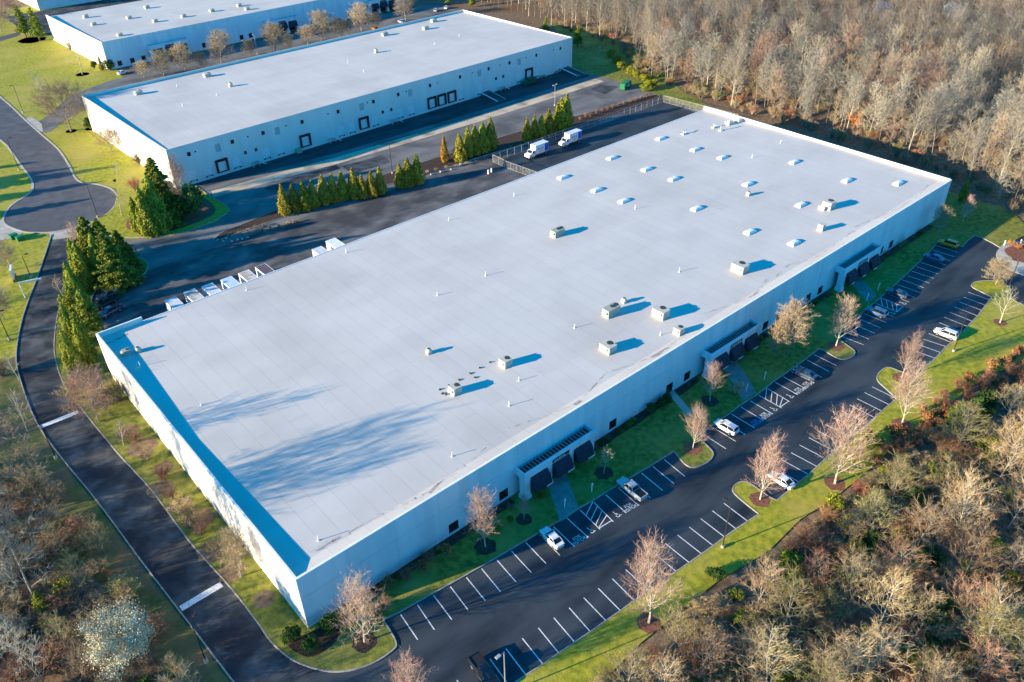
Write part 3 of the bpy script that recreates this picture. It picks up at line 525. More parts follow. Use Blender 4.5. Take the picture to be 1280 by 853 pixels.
SPEC = [(3.0,1.7,1.5,'olive rooftop air unit alone on the middle of the white roof','unit_g',0,2),
 (3.3,1.7,1.7,'long olive rooftop air unit with a small exhaust fan beside it','unit_g',0,2),
 (2.0,2.8,1.7,'big cream rooftop air unit between olive unit and roof edge','unit',0,1),
 (1.5,1.5,1.3,'small cream rooftop unit closest to the roof edge above middle entrance','unit',0,1),
 (2.0,2.5,1.4,'cream rooftop unit with dark grille on its end near the dirt streak','unit',0,1),
 (1.7,1.7,1.4,'squat tan rooftop unit linked by a run of dark pipe blocks','unit',0,1),
 (1.7,1.6,1.4,'tan rooftop unit with small dark blocks scattered around its foot','unit',0,1),
 (2.2,3.0,1.7,'big cream rooftop unit above the front edge beside a triangular dirt patch','unit',0,1),
 (1.3,1.3,1.5,'small square cream roof box between two skylights near the front edge','unit',0,0),
 (2.2,2.2,1.8,'cream rooftop unit with a white duct fan at its side','unit',0,1),
 (1.3,1.1,1.0,'small green-grey rooftop unit in the shade of the end parapet','unit_g',0,1)]
for (c, k) in U:
    sx, sy, h, lab, m, rz, fan = SPEC[k]
    rtu(c, roof_z(PROF, c[1])+.02, sx, sy, h, lab, m, rz, fan, hood=(k not in (8,)))
def exhaust(c, z, label, group='exhaust fans on the long warehouse roof', s=1.0):
    o = empty('exhaust_fan', (c[0],c[1],z), 0, label, 'exhaust fan', group, sc=s)
    b = MB().box((-.45,-.45,-.1),(.45,.45,.35)); b.build('curb', M['metal'], o)
    b = MB(); b.loft([[(r*math.cos(t*R(30)),r*math.sin(t*R(30)),zz) for t in range(12)] for r, zz in ((.35,.35),(.62,.5),(.62,.62),(.42,.85),(.42,1.0),(.30,1.05))]); b.build('cowl', M['unit'], o)
    MB().tube((0,0,1.04),(0,0,1.1),.25,.25,12).build('cap', M['fan'], o)
EXH = [(43.82, 30.01), (83.14, 17.67), (142.74, 30.36), (4.25, 67.8)]
for c, lab in zip(EXH, ('mushroom exhaust fan alone on the left half of the white roof','small exhaust fan right behind the long olive air unit','small dark-capped exhaust fan beside a skylight on the far part of the roof','white exhaust fan next to the parapet shadow at the roof corner')):
    exhaust(c, roof_z(PROF, c[1]), lab)
# cluster of pipes and fans at the far corner
for k, (c, lab) in enumerate(zip([(175.63, 65.76), (174.83, 62.83), (180.89, 64.44), (184.64, 63.69), (165.02, 68.64), (149.64, 13.83)],
   ('white duct run with bent pipes in the far corner of the roof','dark bent flue standing at the far corner of the white roof','cream fan box in the far corner of the roof beside the parapet','small white roof box right against the far parapet','pair of white pipes by the roof edge above the fenced yard','white round duct fan bolted beside the far cream unit'))):
    z = roof_z(PROF, c[1]); o = empty('roof_vent', (c[0],c[1],z), 0, lab, 'roof vent', 'vents at the far end of the long warehouse roof')
    if k in (0,4):
        MB().tube((0,0,0),(0,0,1.0),.12,.12,8).tube((.9,0,0),(.9,0,.8),.12,.12,8).build('pipe', M['white'], o)
        MB().tube((-.4,0,.95),(1.6,.4,.95),.14,.14,8).build('duct', M['white'], o)
        MB().box((-.7,-.5,-.02),(.1,.5,.4)).build('base', M['metal'], o)
    elif k == 1:
        MB().tube((0,0,0),(.15,0,1.3),.2,.2,8).tube((.15,0,1.3),(.7,.1,1.6),.22,.25,8).build('flue', M['metal'], o); MB().box((-.5,-.5,-.02),(.5,.5,.25)).build('base', M['white'], o)
    else:
        MB().box((-.9,-.8,-.02),(.9,.8,.9)).build('casing', M['unit'], o); MB().tube((0,0,.9),(0,0,1.2),.5,.45,12).build('fan_cap', M['white'], o)
# blocks and pipe run on the roof around the tan units
for i, c in enumerate([(38.88, 20.07), (38.51, 18.91), (38.84, 18.31), (40.69, 19.93), (43.01, 19.96), (45.63, 20.08), (45.52, 18.6), (47.94, 20.21), (50.4, 20.24)]):
    z = roof_z(PROF, c[1]); o = MB().box((-.22,-.14,0),(.22,.14,.16)).box((-.05,-.05,.16),(.05,.05,.24)).build('pipe_block', M['fan'], None, (c[0],c[1],z+.005), R(20*i))
    tag(o, 'small dark pipe support block on the white roof between the two tan units', 'support block', 'pipe support blocks on the roof')

# ---- the second warehouse with the loading docks
B2A = (45.8,157.2); B2R = math.atan2(161.1-157.2, 210.6-45.8); L2, D2, T2 = 164.85, 67.6, 11.9
w2 = empty('dock_warehouse', (B2A[0],B2A[1],0), B2R, 'pale flat-roofed warehouse with loading docks and small square windows facing the conifer row', 'warehouse')
H2 = []
WI = [6.1,19.6,29.7,43.2,56.4,70.1,80.2,93.8,107.3,120.9,131.2,145.1,158.2]
SM = [8.1,24.7,37.6,52.7,67.8,83.6,97.1,113.1,126.4,139.6,154.3]
LO = [22.9,26.4,73.3,76.8,124.3,127.9]
LV = [14.9,34.4,65.4,85.1,116.3,136.1]
DK = [14.9,43.2,65.4,94.0,98.4,103.0,141.0]
DR = [5.6,10.5,19.5,29.5,34.3,56.5,60.7,70.0,80.3,85.0,107.4,116.2,136.0,145.0,158.5]
for x in WI: H2.append((x-.55,x+.55,8.4,9.6))
for x in SM: H2.append((x-.25,x+.25,8.95,9.45))
for x in LO: H2.append((x-.5,x+.5,4.15,5.2))
for x in LV: H2.append((x-.85,x+.85,7.25,9.6))
for x in DK: H2.append((x-1.35,x+1.35,1.3,4.3))
for x in DR: H2.append((x-1.2,x+1.2,1.3,4.2))
H2 = [h for i, h in enumerate(H2) if not any(h[0] < g[1] and g[0] < h[1] and h[2] < g[3] and g[2] < h[3] for g in H2[:i])]
front_panels(w2, L2, T2, H2, 22, M['wall_cool'], None)
MB().box((.02,.165,-.2),(L2-.02,.3,T2-.01)).build('wall_core', M['core'], w2)
for x in WI: window(w2, x, 9.0, 1.1, 1.2, nx=1, nz=1)
for x in SM: MB().box((x-.24,.08,8.96),(x+.24,.14,9.44)).build('vent_opening', M['fan'], w2)
for x in LO: window(w2, x, 4.675, 1.0, 1.05, nx=1, nz=1)
for x in LV:
    l_ = MB().box((x-.84,.10,7.26),(x+.84,.15,9.59)).build('louvre', M['louver'], w2)
    for i in range(6): MB().box((x-.83,.03,7.35+i*.37),(x+.83,.098,7.55+i*.37)).build('louvre_blade', M['louver'], l_)
for x in DK:
    d_ = MB().box((x-1.34,.06,1.31),(x+1.34,.15,4.29)).build('dock_door', M['door_pale'], w2)
    b = MB(); b.box((x-1.9,-.45,1.05),(x-1.36,-.002,4.35)); b.box((x+1.36,-.45,1.05),(x+1.9,-.002,4.35)); b.box((x-1.9,-.5,4.352),(x+1.9,-.002,5.0)); b.box((x-1.3,-.25,1.0),(x+1.3,-.002,1.25)); b.build('dock_seal', M['rubber'], d_)
for x in DR:
    d_ = MB().box((x-1.19,.06,1.31),(x+1.19,.15,4.19)).build('dock_door', M['door_pale'], w2)
    for i in range(4): MB().box((x-1.18,.045,1.36+i*.72),(x+1.18,.058,1.98+i*.72)).build('door_panel', M['door_pale'], d_)
    b = MB(); b.box((x-1.1,-.2,.75),(x-.75,-.002,1.15)); b.box((x+.75,-.2,.75),(x+1.1,-.002,1.15)); b.box((x-.7,-.05,.95),(x+.7,-.002,1.1)); b.build('bumper', M['rubber'], d_)
P2 = [(.3,11.78),(66.5,11.1),(67.2,11.1)]
r2 = roof_mesh(L2, P2).build('roof', M['roof'], w2)
for i in range(9):
    y0, y1 = .302+(D2-.302)*i/9+.012, .302+(D2-.302)*(i+1)/9-.012
    MB().box((0,y0,-.2),(.29,y1,T2)).build('end_panel', M['wall_w'], w2); MB().box((L2-.29,y0,-.2),(L2,y1,T2)).build('end_panel', M['wall_w'], w2)
for i in range(20):
    x0, x1 = .3+(L2-.6)*i/20+.01, .3+(L2-.6)*(i+1)/20-.01
    MB().box((x0,D2-.3,-.2),(x1,D2,T2)).build('rear_panel', M['wall_w'], w2)
b = MB(); b.box((-.03,-.05,T2),(L2+.03,.33,T2+.06)); b.box((-.03,.331,T2),(.33,D2,T2+.06)); b.box((L2-.33,.331,T2),(L2+.03,D2,T2+.06)); b.box((.331,D2-.33,T2),(L2-.331,D2+.02,T2+.06)); b.build('coping', M['cap'], w2)
def to2(p):
    d = Vector(p)-Vector(B2A); c, s = math.cos(-B2R), math.sin(-B2R); return (d.x*c-d.y*s, d.x*s+d.y*c)
for i, c in enumerate([(72.28, 213.99), (65.19, 192.25), (77.84, 194.34), (129.42, 195.9), (181.19, 195.81), (166.99, 193.36), (127.18, 181.63)]):
    u = to2(c); b = MB(); b.tube((0,0,-.02),(0,0,.12),.2,.15,10).tube((0,0,.12),(0,0,.9),.07,.07,8); b.build('vent_pipe', M['white'], r2, (u[0],u[1],roof_z(P2,u[1])))
for i, (c, lab) in enumerate(zip([(59.59, 215.08), (84.9, 217.5), (85.59, 200.37), (161.12, 219.02), (178.55, 214.91), (144.24, 199.8), (188.56, 222.82)],
    ('grey unit with pipes near the corner of the dock warehouse roof','low cream unit against the rear parapet of the dock warehouse roof','small exhaust box on the left half of the dock warehouse roof','green-grey unit against the rear parapet of the dock warehouse','cream roof box on the far right of the dock warehouse roof','lone exhaust cowl in the middle of the dock warehouse roof','small roof box beside the far rear parapet of the dock warehouse'))):
    u = to2(c); z = roof_z(P2, max(.31,min(67,u[1])))
    if i in (2,5): exhaust(c, z, lab, 'plant on the dock warehouse roof', 1.3)
    else: rtu(c, z, 2.3, 1.6, 1.2, lab, 'unit_g' if i == 3 else 'unit', B2R, 1, True, 'plant on the dock warehouse roof')

# ---- the third warehouse, office front towards us
B3A = (73.2,293.0); B3R = math.atan2(297.6-293.0, 145.0); L3, D3, T3 = 152.0, 68.0, 11.1
w3 = empty('third_warehouse', (B3A[0],B3A[1],0), B3R, 'third white warehouse with navy awnings behind a row of round bare trees', 'warehouse')
W3X = [4.8,10.1,14.9,42,46.5,60,64.5,97,101.5,118,122.5]
PX3 = [17.6,71.5,128.5]
h3 = [(x-.9,x+.9,.8,2.8) for x in W3X]
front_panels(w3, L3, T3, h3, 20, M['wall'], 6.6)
MB().box((.02,.165,-.2),(L3-.02,.3,T3-.01)).build('wall_core', M['core'], w3)
for x in W3X: window(w3, x, 1.8, 1.8, 2.0)
for x in PX3: portico(w3, x, w=17.0, top=6.6, bz=5.0)
P3 = [(.3,11.0),(30,10.8),(67.7,10.2)]
r3 = roof_mesh(L3, P3).build('roof', M['roof'], w3)
for i in range(9):
    y0, y1 = .302+(D3-.302)*i/9+.012, .302+(D3-.302)*(i+1)/9-.012
    MB().box((0,y0,-.2),(.29,y1,T3)).build('end_panel', M['wall_w'], w3); MB().box((L3-.29,y0,-.2),(L3,y1,T3)).build('end_panel', M['wall_w'], w3)
MB().box((.3,D3-.3,-.2),(L3-.3,D3,10.19)).build('rear_wall', M['wall_w'], w3)
b = MB(); b.box((-.03,-.05,T3),(L3+.03,.33,T3+.06)); b.box((-.03,.331,T3),(.33,D3,T3+.06)); b.box((L3-.33,.331,T3),(L3+.03,D3,T3+.06)); b.build('coping', M['cap'], w3)
for i, c in enumerate([(110.45, 341.98), (83.51, 344.3), (81.13, 326.3), (96.71, 326.65), (102.58, 311.49), (115.24, 311.09), (128.89, 311.67), (142.56, 312.4), (141.93, 302.92), (82.69, 298.43)]):
    rtu(c, 10.55 if i in (0,1,2,3) else 10.75, 2.0, 1.8, 1.2, 'cream roof unit on the third warehouse, far behind the dock warehouse', 'unit', B3R, 1, i%3 == 0, 'units on the third warehouse roof')
# ---- the fourth, just a dock wall at the top edge
w4 = empty('fourth_warehouse', (84,430,0), B3R, 'shaded dock wall of a far warehouse beyond the third one', 'warehouse')
for i in range(14): MB().box((i*9.5+.01,0,-.2),((i+1)*9.5-.01,.3,11)).build('wall_panel', M['wall_cool'], w4)
MB().box((0,.31,-.2),(.3,60,11)).build('end_panel', M['wall_w'], w4)
MB().box((132.7,.31,-.2),(133,60,11)).build('end_panel', M['wall_w'], w4)
MB().box((.31,.31,10.4),(132.69,60,10.6)).build('roof', M['roof'], w4)
for x in (8,22,36,50,64): MB().box((x-1.3,-.04,1.2),(x+1.3,-.002,4.2)).build('dock_door', M['door_pale'], w4)

# ================================================================ VEHICLES
def paint(name, c, rough=0.25):
    m = mat(name, c, tuple(min(1,v*1.04) for v in c), 1.0, 2, rough=rough, spec=0.5); m.node_tree.nodes['Principled BSDF'].inputs['Coat Weight'].default_value = 0.6; return m
CARP = {'white': paint('car_white',(0.74,0.75,0.76)), 'silver': paint('car_silver',(0.45,0.47,0.49)), 'black': paint('car_black',(0.012,0.013,0.016)), 'navy': paint('car_navy',(0.025,0.06,0.12)),
        'blue': paint('car_blue',(0.05,0.14,0.26)), 'yellow': paint('car_yellow',(1.0,0.27,0.0)), 'grey': paint('car_grey',(0.10,0.11,0.125)), 'van_blue': paint('van_blue',(0.03,0.10,0.50))}
M['rim'] = mat('wheel_rim', (0.40,0.40,0.42), rough=0.3, metal=0.7); M['lamp'] = mat('lamp_clear', (0.75,0.75,0.72), rough=0.1, spec=0.8); M['tail'] = mat('lamp_red', (0.35,0.01,0.01), rough=0.2); M['trim'] = mat('black_trim', (0.02,0.02,0.022), rough=0.6)
_wheel = {}
def wheel(parent, x, y, r, w=.22):
    if (r,w) not in _wheel:
        b = MB(); n = 18; rg = lambda rr, yy: [(rr*math.cos(2*math.pi*i/n), yy, rr*math.sin(2*math.pi*i/n)) for i in range(n)]
        b.loft([rg(r*.6,-w/2),rg(r*.92,-w/2),rg(r,-w*.35),rg(r,w*.35),rg(r*.92,w/2),rg(r*.6,w/2)]); me = b.mesh('tyre', M['rubber'])
        b = MB(); b.tube((0,-w*.52,0),(0,w*.52,0),r*.62,r*.62,14)
        for i in range(5): b.bar((0,-w*.53,0),(r*.55*math.cos(i*R(72)),-w*.53,r*.55*math.sin(i*R(72))),.06,.03).bar((0,w*.53,0),(r*.55*math.cos(i*R(72)),w*.53,r*.55*math.sin(i*R(72))),.06,.03)
        _wheel[(r,w)] = (me, b.mesh('rim', M['rim']))
    t, rm = _wheel[(r,w)]; o = link('wheel', t, parent, (x,y,r)); link('rim', rm, o)
KIND = { # body sections: x, half width, sill z, belt z ; cabin: base front/rear, roof front/rear, roof z
 'sedan': dict(sec=[(-2.32,.62,.42,.72),(-2.25,.78,.30,.92),(-1.75,.88,.24,.98),(-1.0,.91,.22,.97),(0,.91,.22,.95),(.9,.91,.22,.94),(1.5,.89,.24,.86),(2.05,.80,.30,.76),(2.28,.62,.40,.62)], cab=(.98,-1.75,.28,-1.05,1.44), wh=(1.38,-1.36,.32)),
 'suv': dict(sec=[(-2.3,.72,.5,1.0),(-2.22,.86,.34,1.12),(-1.6,.93,.28,1.12),(-.8,.94,.27,1.1),(.2,.94,.27,1.08),(1.0,.94,.27,1.06),(1.6,.91,.3,1.0),(2.1,.84,.36,.9),(2.3,.66,.46,.74)], cab=(1.15,-2.12,.45,-1.9,1.72), wh=(1.4,-1.38,.36)),
 'pickup': dict(sec=[(-2.85,.86,.5,1.05),(-2.78,.94,.42,1.12),(-1.6,.97,.38,1.14),(-.9,.97,.36,1.14),(.3,.97,.36,1.14),(1.4,.97,.36,1.12),(2.2,.94,.40,1.06),(2.72,.86,.46,.96),(2.85,.74,.55,.82)], cab=(1.35,-.85,.65,-.65,1.84), wh=(1.75,-1.75,.40)) }
def vehicle(kind, c, head, color, label, group='vehicles in the front parking lot', name=None, tray=True):
    k = KIND[kind]; o = empty(name or {'sedan':'sedan_car','suv':'suv_car','pickup':'pickup_truck'}[kind], (c[0],c[1],0.012), R(head), label, 'pickup' if kind == 'pickup' else 'car', group)
    p = CARP[color]; b = MB(); rings = []
    for x, w, z0, z1 in k['sec']:
        h = z1-z0; rings.append([(x,-w*.86,z0),(x,-w,z0+h*.22),(x,-w,z0+h*.62),(x,-w*.94,z0+h*.88),(x,-w*.80,z1),(x,w*.80,z1),(x,w*.94,z0+h*.88),(x,w,z0+h*.62),(x,w,z0+h*.22),(x,w*.86,z0)])
    b.loft(rings); b.build('body', p, o, smooth=False)
    fb, rb, fr, rr, rz = k['cab']
    def belt(x):
        s = k['sec']
        for a, d in zip(s[:-1], s[1:]):
            if a[0] <= x <= d[0]: t = (x-a[0])/(d[0]-a[0]); return a[3]+(d[3]-a[3])*t, a[1]+(d[1]-a[1])*t
    zf, wf = belt(fb); zr, wr = belt(rb); wt = wf*.74
    base = [(fb,-wf*.84,zf-.03),(fb,wf*.84,zf-.03),(rb,wr*.84,zr-.03),(rb,-wr*.84,zr-.03)]; top = [(fr,-wt,rz-.04),(fr,wt,rz-.04),(rr,wt*.95,rz-.06),(rr,-wt*.95,rz-.06)]
    b = MB(); b.add(base+top, [(0,1,5,4),(1,2,6,5),(2,3,7,6),(3,0,4,7),(4,5,6,7)]); b.build('windows', M['glass'], o)
    b = MB(); e = .03
    b.add([(fr+e,-wt-.01,rz-.05),(fr+e,wt+.01,rz-.05),(rr-e,wt*.95+.01,rz-.07),(rr-e,-wt*.95-.01,rz-.07),(fr-.12,-wt*.85,rz+.01),(fr-.12,wt*.85,rz+.01),(rr+.15,wt*.8,rz),(rr+.15,-wt*.8,rz)], [(0,1,5,4),(1,2,6,5),(2,3,7,6),(3,0,4,7),(4,5,6,7),(3,2,1,0)])
    rf = b.build('roof', p, o)
    for s in (-1, 1):
        mx = (fr+rr)/2; zb, wb = belt(mx)
        for a_, e_, w_ in (((fb,s*wf*.85,zf-.02),(fr,s*(wt+.01),rz-.05),.07),((rb,s*wr*.85,zr-.02),(rr,s*(wt*.95+.01),rz-.06),.10),((mx,s*wb*.85,zb-.02),(mx,s*(wt+.005),rz-.05),.09)): MB().bar(a_, e_, w_, .05).build('pillar', p, o)
        MB().box((fb-.35,s*wf*1.02-.09,zf-.02),(fb-.15,s*wf*1.02+.09,zf+.13)).build('mirror', p, o)
        x1 = k['sec'][-1][0]; x0 = k['sec'][0][0]; z1 = k['sec'][-2][3]; z0 = k['sec'][1][3]
        MB().box((x1-.18,s*.58-.16,z1-.22),(x1-.01,s*.58+.16,z1-.06)).build('headlight', M['lamp'], o)
        MB().box((x0-.012,s*.64-.14,z0-.28),(x0+.1,s*.64+.14,z0-.12)).build('taillight', M['tail'], o)
    b = MB(); b.box((k['sec'][-1][0]-.06,-.42,k['sec'][-1][2]+.02),(k['sec'][-1][0]+.02,.42,k['sec'][-1][2]+.16)); b.build('grille', M['trim'], o)
    if kind == 'pickup':
        if tray:
            b = MB(); b.box((-2.68,-.72,1.145),(-.98,.72,1.152)); b.build('bed', M['trim'], o)
            b = MB()
            for s in (-1,1): b.box((-2.78,s*.80-.06,1.12),(-.9,s*.80+.06,1.24))
            b.box((-2.82,-.74,1.12),(-2.72,.74,1.24)); b.build('bed_rail', p, o)
    wx0, wx1, r = k['wh']; ww = .25 if kind != 'sedan' else .22
    for x in (wx0, wx1):
        for s in (-1,1): wheel(o, x, s*(.80 if kind == 'sedan' else .84), r, ww)
    return o
CARS = [('sedan',(36.06, -11.14),84,'white','white sedan parked nose-in beside the first accessible stalls'),
 ('pickup',(52.82, -12.46),87,'silver','silver pickup parked nose-in among empty stalls past the hatched bay'),
 ('suv',(76.75, -13.46),91,'white','white SUV parked nose-in by the rounded grass tip of a parking island'),
 ('sedan',(100.94, -14.17),91,'navy','dark blue sedan alone in the row below the buff-leaved tree'),
 ('suv',(131.18, -12.38),94,'blue','dark blue SUV parked on the near side of the hatched bay at the third entrance'),
 ('sedan',(141.84, -11.5),94,'navy','dark sedan parked on the far side of the hatched bay at the third entrance'),
 ('sedan',(163.46, -9.42),95,'blue','dark blue sedan parked two stalls from the yellow car'),
 ('suv',(172.55, -8.56),95,'yellow','yellow car in the last stall at the end of the parking row'),
 ('suv',(133.98, -26.15),94,'white','white SUV parked against the grass verge under a lamp post'),
 ('sedan',(72.63, -27.58),89,'white','white sedan parked at the verge beside the tree on the island'),
 ('pickup',(13.78, -21.89),263,'black','black pickup parked nose-out at the verge by the bottom lamp post')]
for kd, c, hd, colr, lab in CARS: vehicle(kd, c, hd, colr, lab)
# pickups behind the conifers
PK = [(8.02, 101.82), (8.65, 106.24), (10.41, 109.3)]
for c, col_, lab in zip(PK, ('navy','black','grey'), ('dark blue pickup parked closest to the warehouse corner behind the conifers','black pickup parked in the middle of three behind the conifers','charcoal pickup with an orange tank in its bed behind the conifers')):
    vehicle('pickup', c, 196, col_, lab, 'pickups behind the conifers')
c = PK[2]; o = empty('water_tank', (c[0]+1.6*math.cos(R(16))*.9, c[1]+1.6*math.sin(R(16))*.9, 1.16), 0, 'orange-topped white round tank riding in the charcoal pickup', 'tank')
MB().tube((0,0,0),(0,0,.45),.65,.68,14).build('barrel', M['white'], o); b = MB(); b.loft([[(r*math.cos(t*R(26)),r*math.sin(t*R(26)),z) for t in range(14)] for r, z in ((.69,.45),(.66,.65),(.45,.8),(.2,.85))]); b.build('lid', M['yellow'], o)
for i, (c, hd, col_, kd, lab) in enumerate((((75.4, 283.73),20,'white','sedan','white car parked by the clipped shrubs at the third warehouse corner'),((203.77, 270.36),92,'white','suv','white SUV parked behind the round tree by the third warehouse'),((187.56, 268.63),92,'yellow','sedan','pale car half hidden behind the rear parapet of the dock warehouse'),((230.17, 278.09),40,'silver','sedan','silver car in the court beyond the dock warehouse rear parapet'),((237.03, 278.43),40,'white','sedan','white car beyond the far corner of the dock warehouse'))):
    vehicle(kd, c, hd, col_, lab, 'cars at the third warehouse')
# box trucks in the fenced yard
def box_truck(c, head, label):
    o = empty('box_truck', (c[0],c[1],0.012), R(head), label, 'truck', 'box trucks in the fenced yard'); W = CARP['white']
    b = MB(); pr = [(2.0,.55),(4.55,.55),(4.6,1.0),(4.45,1.45),(3.55,1.62),(2.95,2.45),(2.0,2.5)]
    vs = [(x,-1.05,z) for x, z in pr]+[(x,1.05,z) for x, z in pr]; n = len(pr)
    b.add(vs, [tuple(range(n)), tuple(range(2*n-1,n-1,-1))]+[(i,n+i,n+(i+1)%n,(i+1)%n) for i in range(n)]); cab_ = b.build('cab', W, o)
    b = MB(); b.add([(3.53,-.92,1.68),(3.53,.92,1.68),(3.0,.88,2.40),(3.0,-.88,2.40)], [(0,1,2,3)]); g = b.build('windscreen', M['glass'], o, (.03,0,.02))
    for s in (-1,1): MB().box((2.3,s*1.055-.01,1.6),(3.0,s*1.055+.01,2.25)).build('side_window', M['glass'], cab_); MB().box((4.40,s*.8-.18,.95),(4.60,s*.8+.18,1.2)).build('headlight', M['lamp'], cab_)
    bx = MB().box((-3.6,-1.2,1.0),(1.95,1.2,3.75)).build('cargo_box', W, o)
    for s in (-1,1):
        MB().box((-3.55,s*1.205-.004,1.15),(-1.9,s*1.205+.004,3.6)).build('blue_panel', CARP['van_blue'], bx)
        b = MB(); yy = s*1.206
        for i in range(7): b.box((-1.4+i*.38,yy-.006,2.2),(-1.15+i*.38,yy+.006,2.75))
        tag(b.build('side_lettering', M['slat'], bx), kind='stuff')
        b = MB()
        for i in range(5): b.box((-1.2+i*.34,yy-.006,1.55),(-1.0+i*.34,yy+.006,1.8))
        tag(b.build('side_lettering', CARP['van_blue'], bx), kind='stuff')
    MB().box((-3.612,-1.1,1.1),(-3.602,1.1,3.6)).build('rear_door', CARP['van_blue'], bx)
    MB().box((1.0,-.9,3.3),(2.6,.9,3.7)).build('wind_deflector', W, o) if False else None
    MB().box((-3.5,-.45,.6),(4.2,.45,.95)).build('chassis', M['trim'], o)
    for x in (3.7,-2.4):
        for s in (-1,1): wheel(o, x, s*.92, .46, .3)
box_truck((139.05, 103.77), 181, 'white box truck with blue rear panel closest to the yard gate')
box_truck((153.37, 103.52), 181, 'white box truck with blue rear panel parked deeper in the fenced yard')
# trailers backed up to the rear docks of the long warehouse
def trailer(x, y1, topm, label):
    o = empty('semi_trailer', (x,y1,0), 0, label, 'trailer', 'trailers backed up to the long warehouse'); W = CARP['white']
    MB().box((-1.28,-12.7,1.15),(1.28,0,4.05)).build('cargo_box', M['trailer_side'], o)
    MB().box((-1.26,-12.68,4.051),(1.26,-.02,4.09)).build('roof_sheet', topm, o)
    b = MB()
    for s in (-1,1): b.box((s*1.25-.05,-12.7,3.95),(s*1.25+.05,0.02,4.11)); b.box((s*1.22-.06,-.06,1.1),(s*1.22+.06,.04,4.1))
    b.box((-1.2,-.03,3.95),(1.2,.05,4.11)); b.build('rail', W, o)
    b = MB()
    for s in (-1,1): b.box((s*.8-.07,-2.6,.05),(s*.8+.07,-2.4,1.16)); b.box((s*.8-.18,-2.7,.0),(s*.8+.18,-2.3,.06))
    b.build('landing_gear', M['metal'], o)
    for yy in (-11.4,-10.1):
        for s in (-1,1):
            wheel(o, s*.95, yy, .5, .3); o.children[-1].rotation_euler = (0,0,R(90))
    b = MB().box((-.9,-12.3,.75),(.9,-9.2,1.15)); b.build('bogie', M['trim'], o)
M['trailer_side'] = mat('trailer_side', (0.70,0.70,0.69), (0.76,0.76,0.75), 1, 3, rough=0.4)
tops = {'pale':mat('trailer_top_pale',(0.50,0.52,0.54),(0.62,0.63,0.64),.8,6), 'tan':mat('trailer_top_rusty',(0.36,0.32,0.28),(0.56,0.53,0.49),.7,6,lo=.4,hi=.55), 'dark':mat('trailer_top_brown',(0.09,0.075,0.085),(0.13,0.11,0.12),.8,6), 'white':mat('trailer_top_white',(0.68,0.70,0.73),rough=.4), 'blue':mat('trailer_top_blue',(0.46,0.56,0.70),rough=.4)}
for (x, y, tm, lab) in ((18.6,91.0,'pale','white trailer backed to the dock, end of the row by the raised parapet'),(23.1,91.3,'tan','shorter-looking white trailer with grey-tan top, second from the parapet end'),(27.1,91.0,'pale','white trailer with pale grey top beside the blue-topped trailer'),(31.6,91.0,'blue','white trailer with a pale blue top at the docks'),(35.9,91.0,'tan','white trailer with rust-speckled tan top at the docks'),(40.1,91.0,'dark','white trailer with a dark brown top at the docks'),(54.2,89.5,'pale','white trailer standing apart from the row, set further in'),(58.9,91.0,'white','white trailer standing apart from the row, reaching further out')):
    trailer(x, y+1.0, tops[tm], lab)

# ================================================================ STREET FURNITURE AND YARD THINGS
def lamp(base, h, label, arms=1, az=0, m='bronze'):
    o = empty('lamp_post', (base[0],base[1],0), R(az), label, 'lamp post', 'lamp posts around the warehouses')
    MB().tube((0,0,-.05),(0,0,.6),.28,.28,12).build('footing', M['concrete'], o)
    MB().tube((0,0,.6),(0,0,h),.10,.065,8).build('pole', M[m], o)
    for i in range(arms):
        s = 1 if i == 0 else -1; b = MB().bar((0,0,h-.1),(s*.9,0,h),.06,.06); b.build('arm', M[m], o); MB().box((s*.6 if s>0 else -1.3,-.2,h-.06),(1.3 if s>0 else -.6,.2,h+.12)).build('lamp_head', M['slat'] if m == 'metal' else M[m], o)
    return o
for args in (((54.23, -29.57),9.9,'dark lamp post on the verge between the island and the pale trees',1,100),((129.73, -29.77),9,'dark lamp post on the verge by the white SUV',1,100),((14.06, -25.68),9,'grey lamp post beside the black pickup',1,180,'metal'),
  ((-12.83, 4.56),9,'dark lamp post by the drive just below the lower white bar',1,30),((22.53, 154.13),10.2,'tall dark lamp post at the edge of the turning circle',1,120),((-0.6, 131.72),6,'short dark lamp post on the grass across from the white sign board',1,0),((31.76, 261.62),10,'dark lamp post on the lawn beside the street bend',1,200),((15.75, 204.99),10,'dark lamp post on the grass inside the street curve',1,20),
  ((97.95, 123.03),9.7,'double-headed lamp post in the bed between conifer groups',2,10),((174.39, 133.06),7.5,'grey lamp post behind the golden conifers at the second court',2,10,'metal'),((128.47, 270.7),8,'lamp post among round bare trees before the third warehouse',1,90,'metal'),((-15.65, 60.57),9,'dark lamp post by the drive near the upper white bar',1,0),((-11.7, 106.31),7,'dark lamp post on the grass left of the drive bend',1,0),((160.62, -27.38),8,'thin dark lamp post at the tip island by the exit',1,90)):
    lamp(*args)
# accessible-parking signs
for k, (p, lab) in enumerate(zip([(42.26, -7.57), (47.96, -8.07), (88.34, -9.52), (94.08, -9.58), (134.73, -8.2), (140.61, -7.64)], ('white accessible-parking post on the near side of the first walk','white accessible-parking post on the far side of the first walk','white accessible-parking post on the near side of the middle walk','white accessible-parking post on the far side of the middle walk','white accessible-parking post on the near side of the third walk','white accessible-parking post on the far side of the third walk'))):
    o = empty('parking_sign', (p[0],p[1],.1), R(-85), lab, 'sign post', 'accessible-parking posts at the entrances')
    MB().tube((0,0,-.05),(0,0,1.9),.09,.09,10).build('post', M['white'], o); MB().box((.095,-.17,1.3),(.115,.17,1.95)).build('plate', M['white'], o)
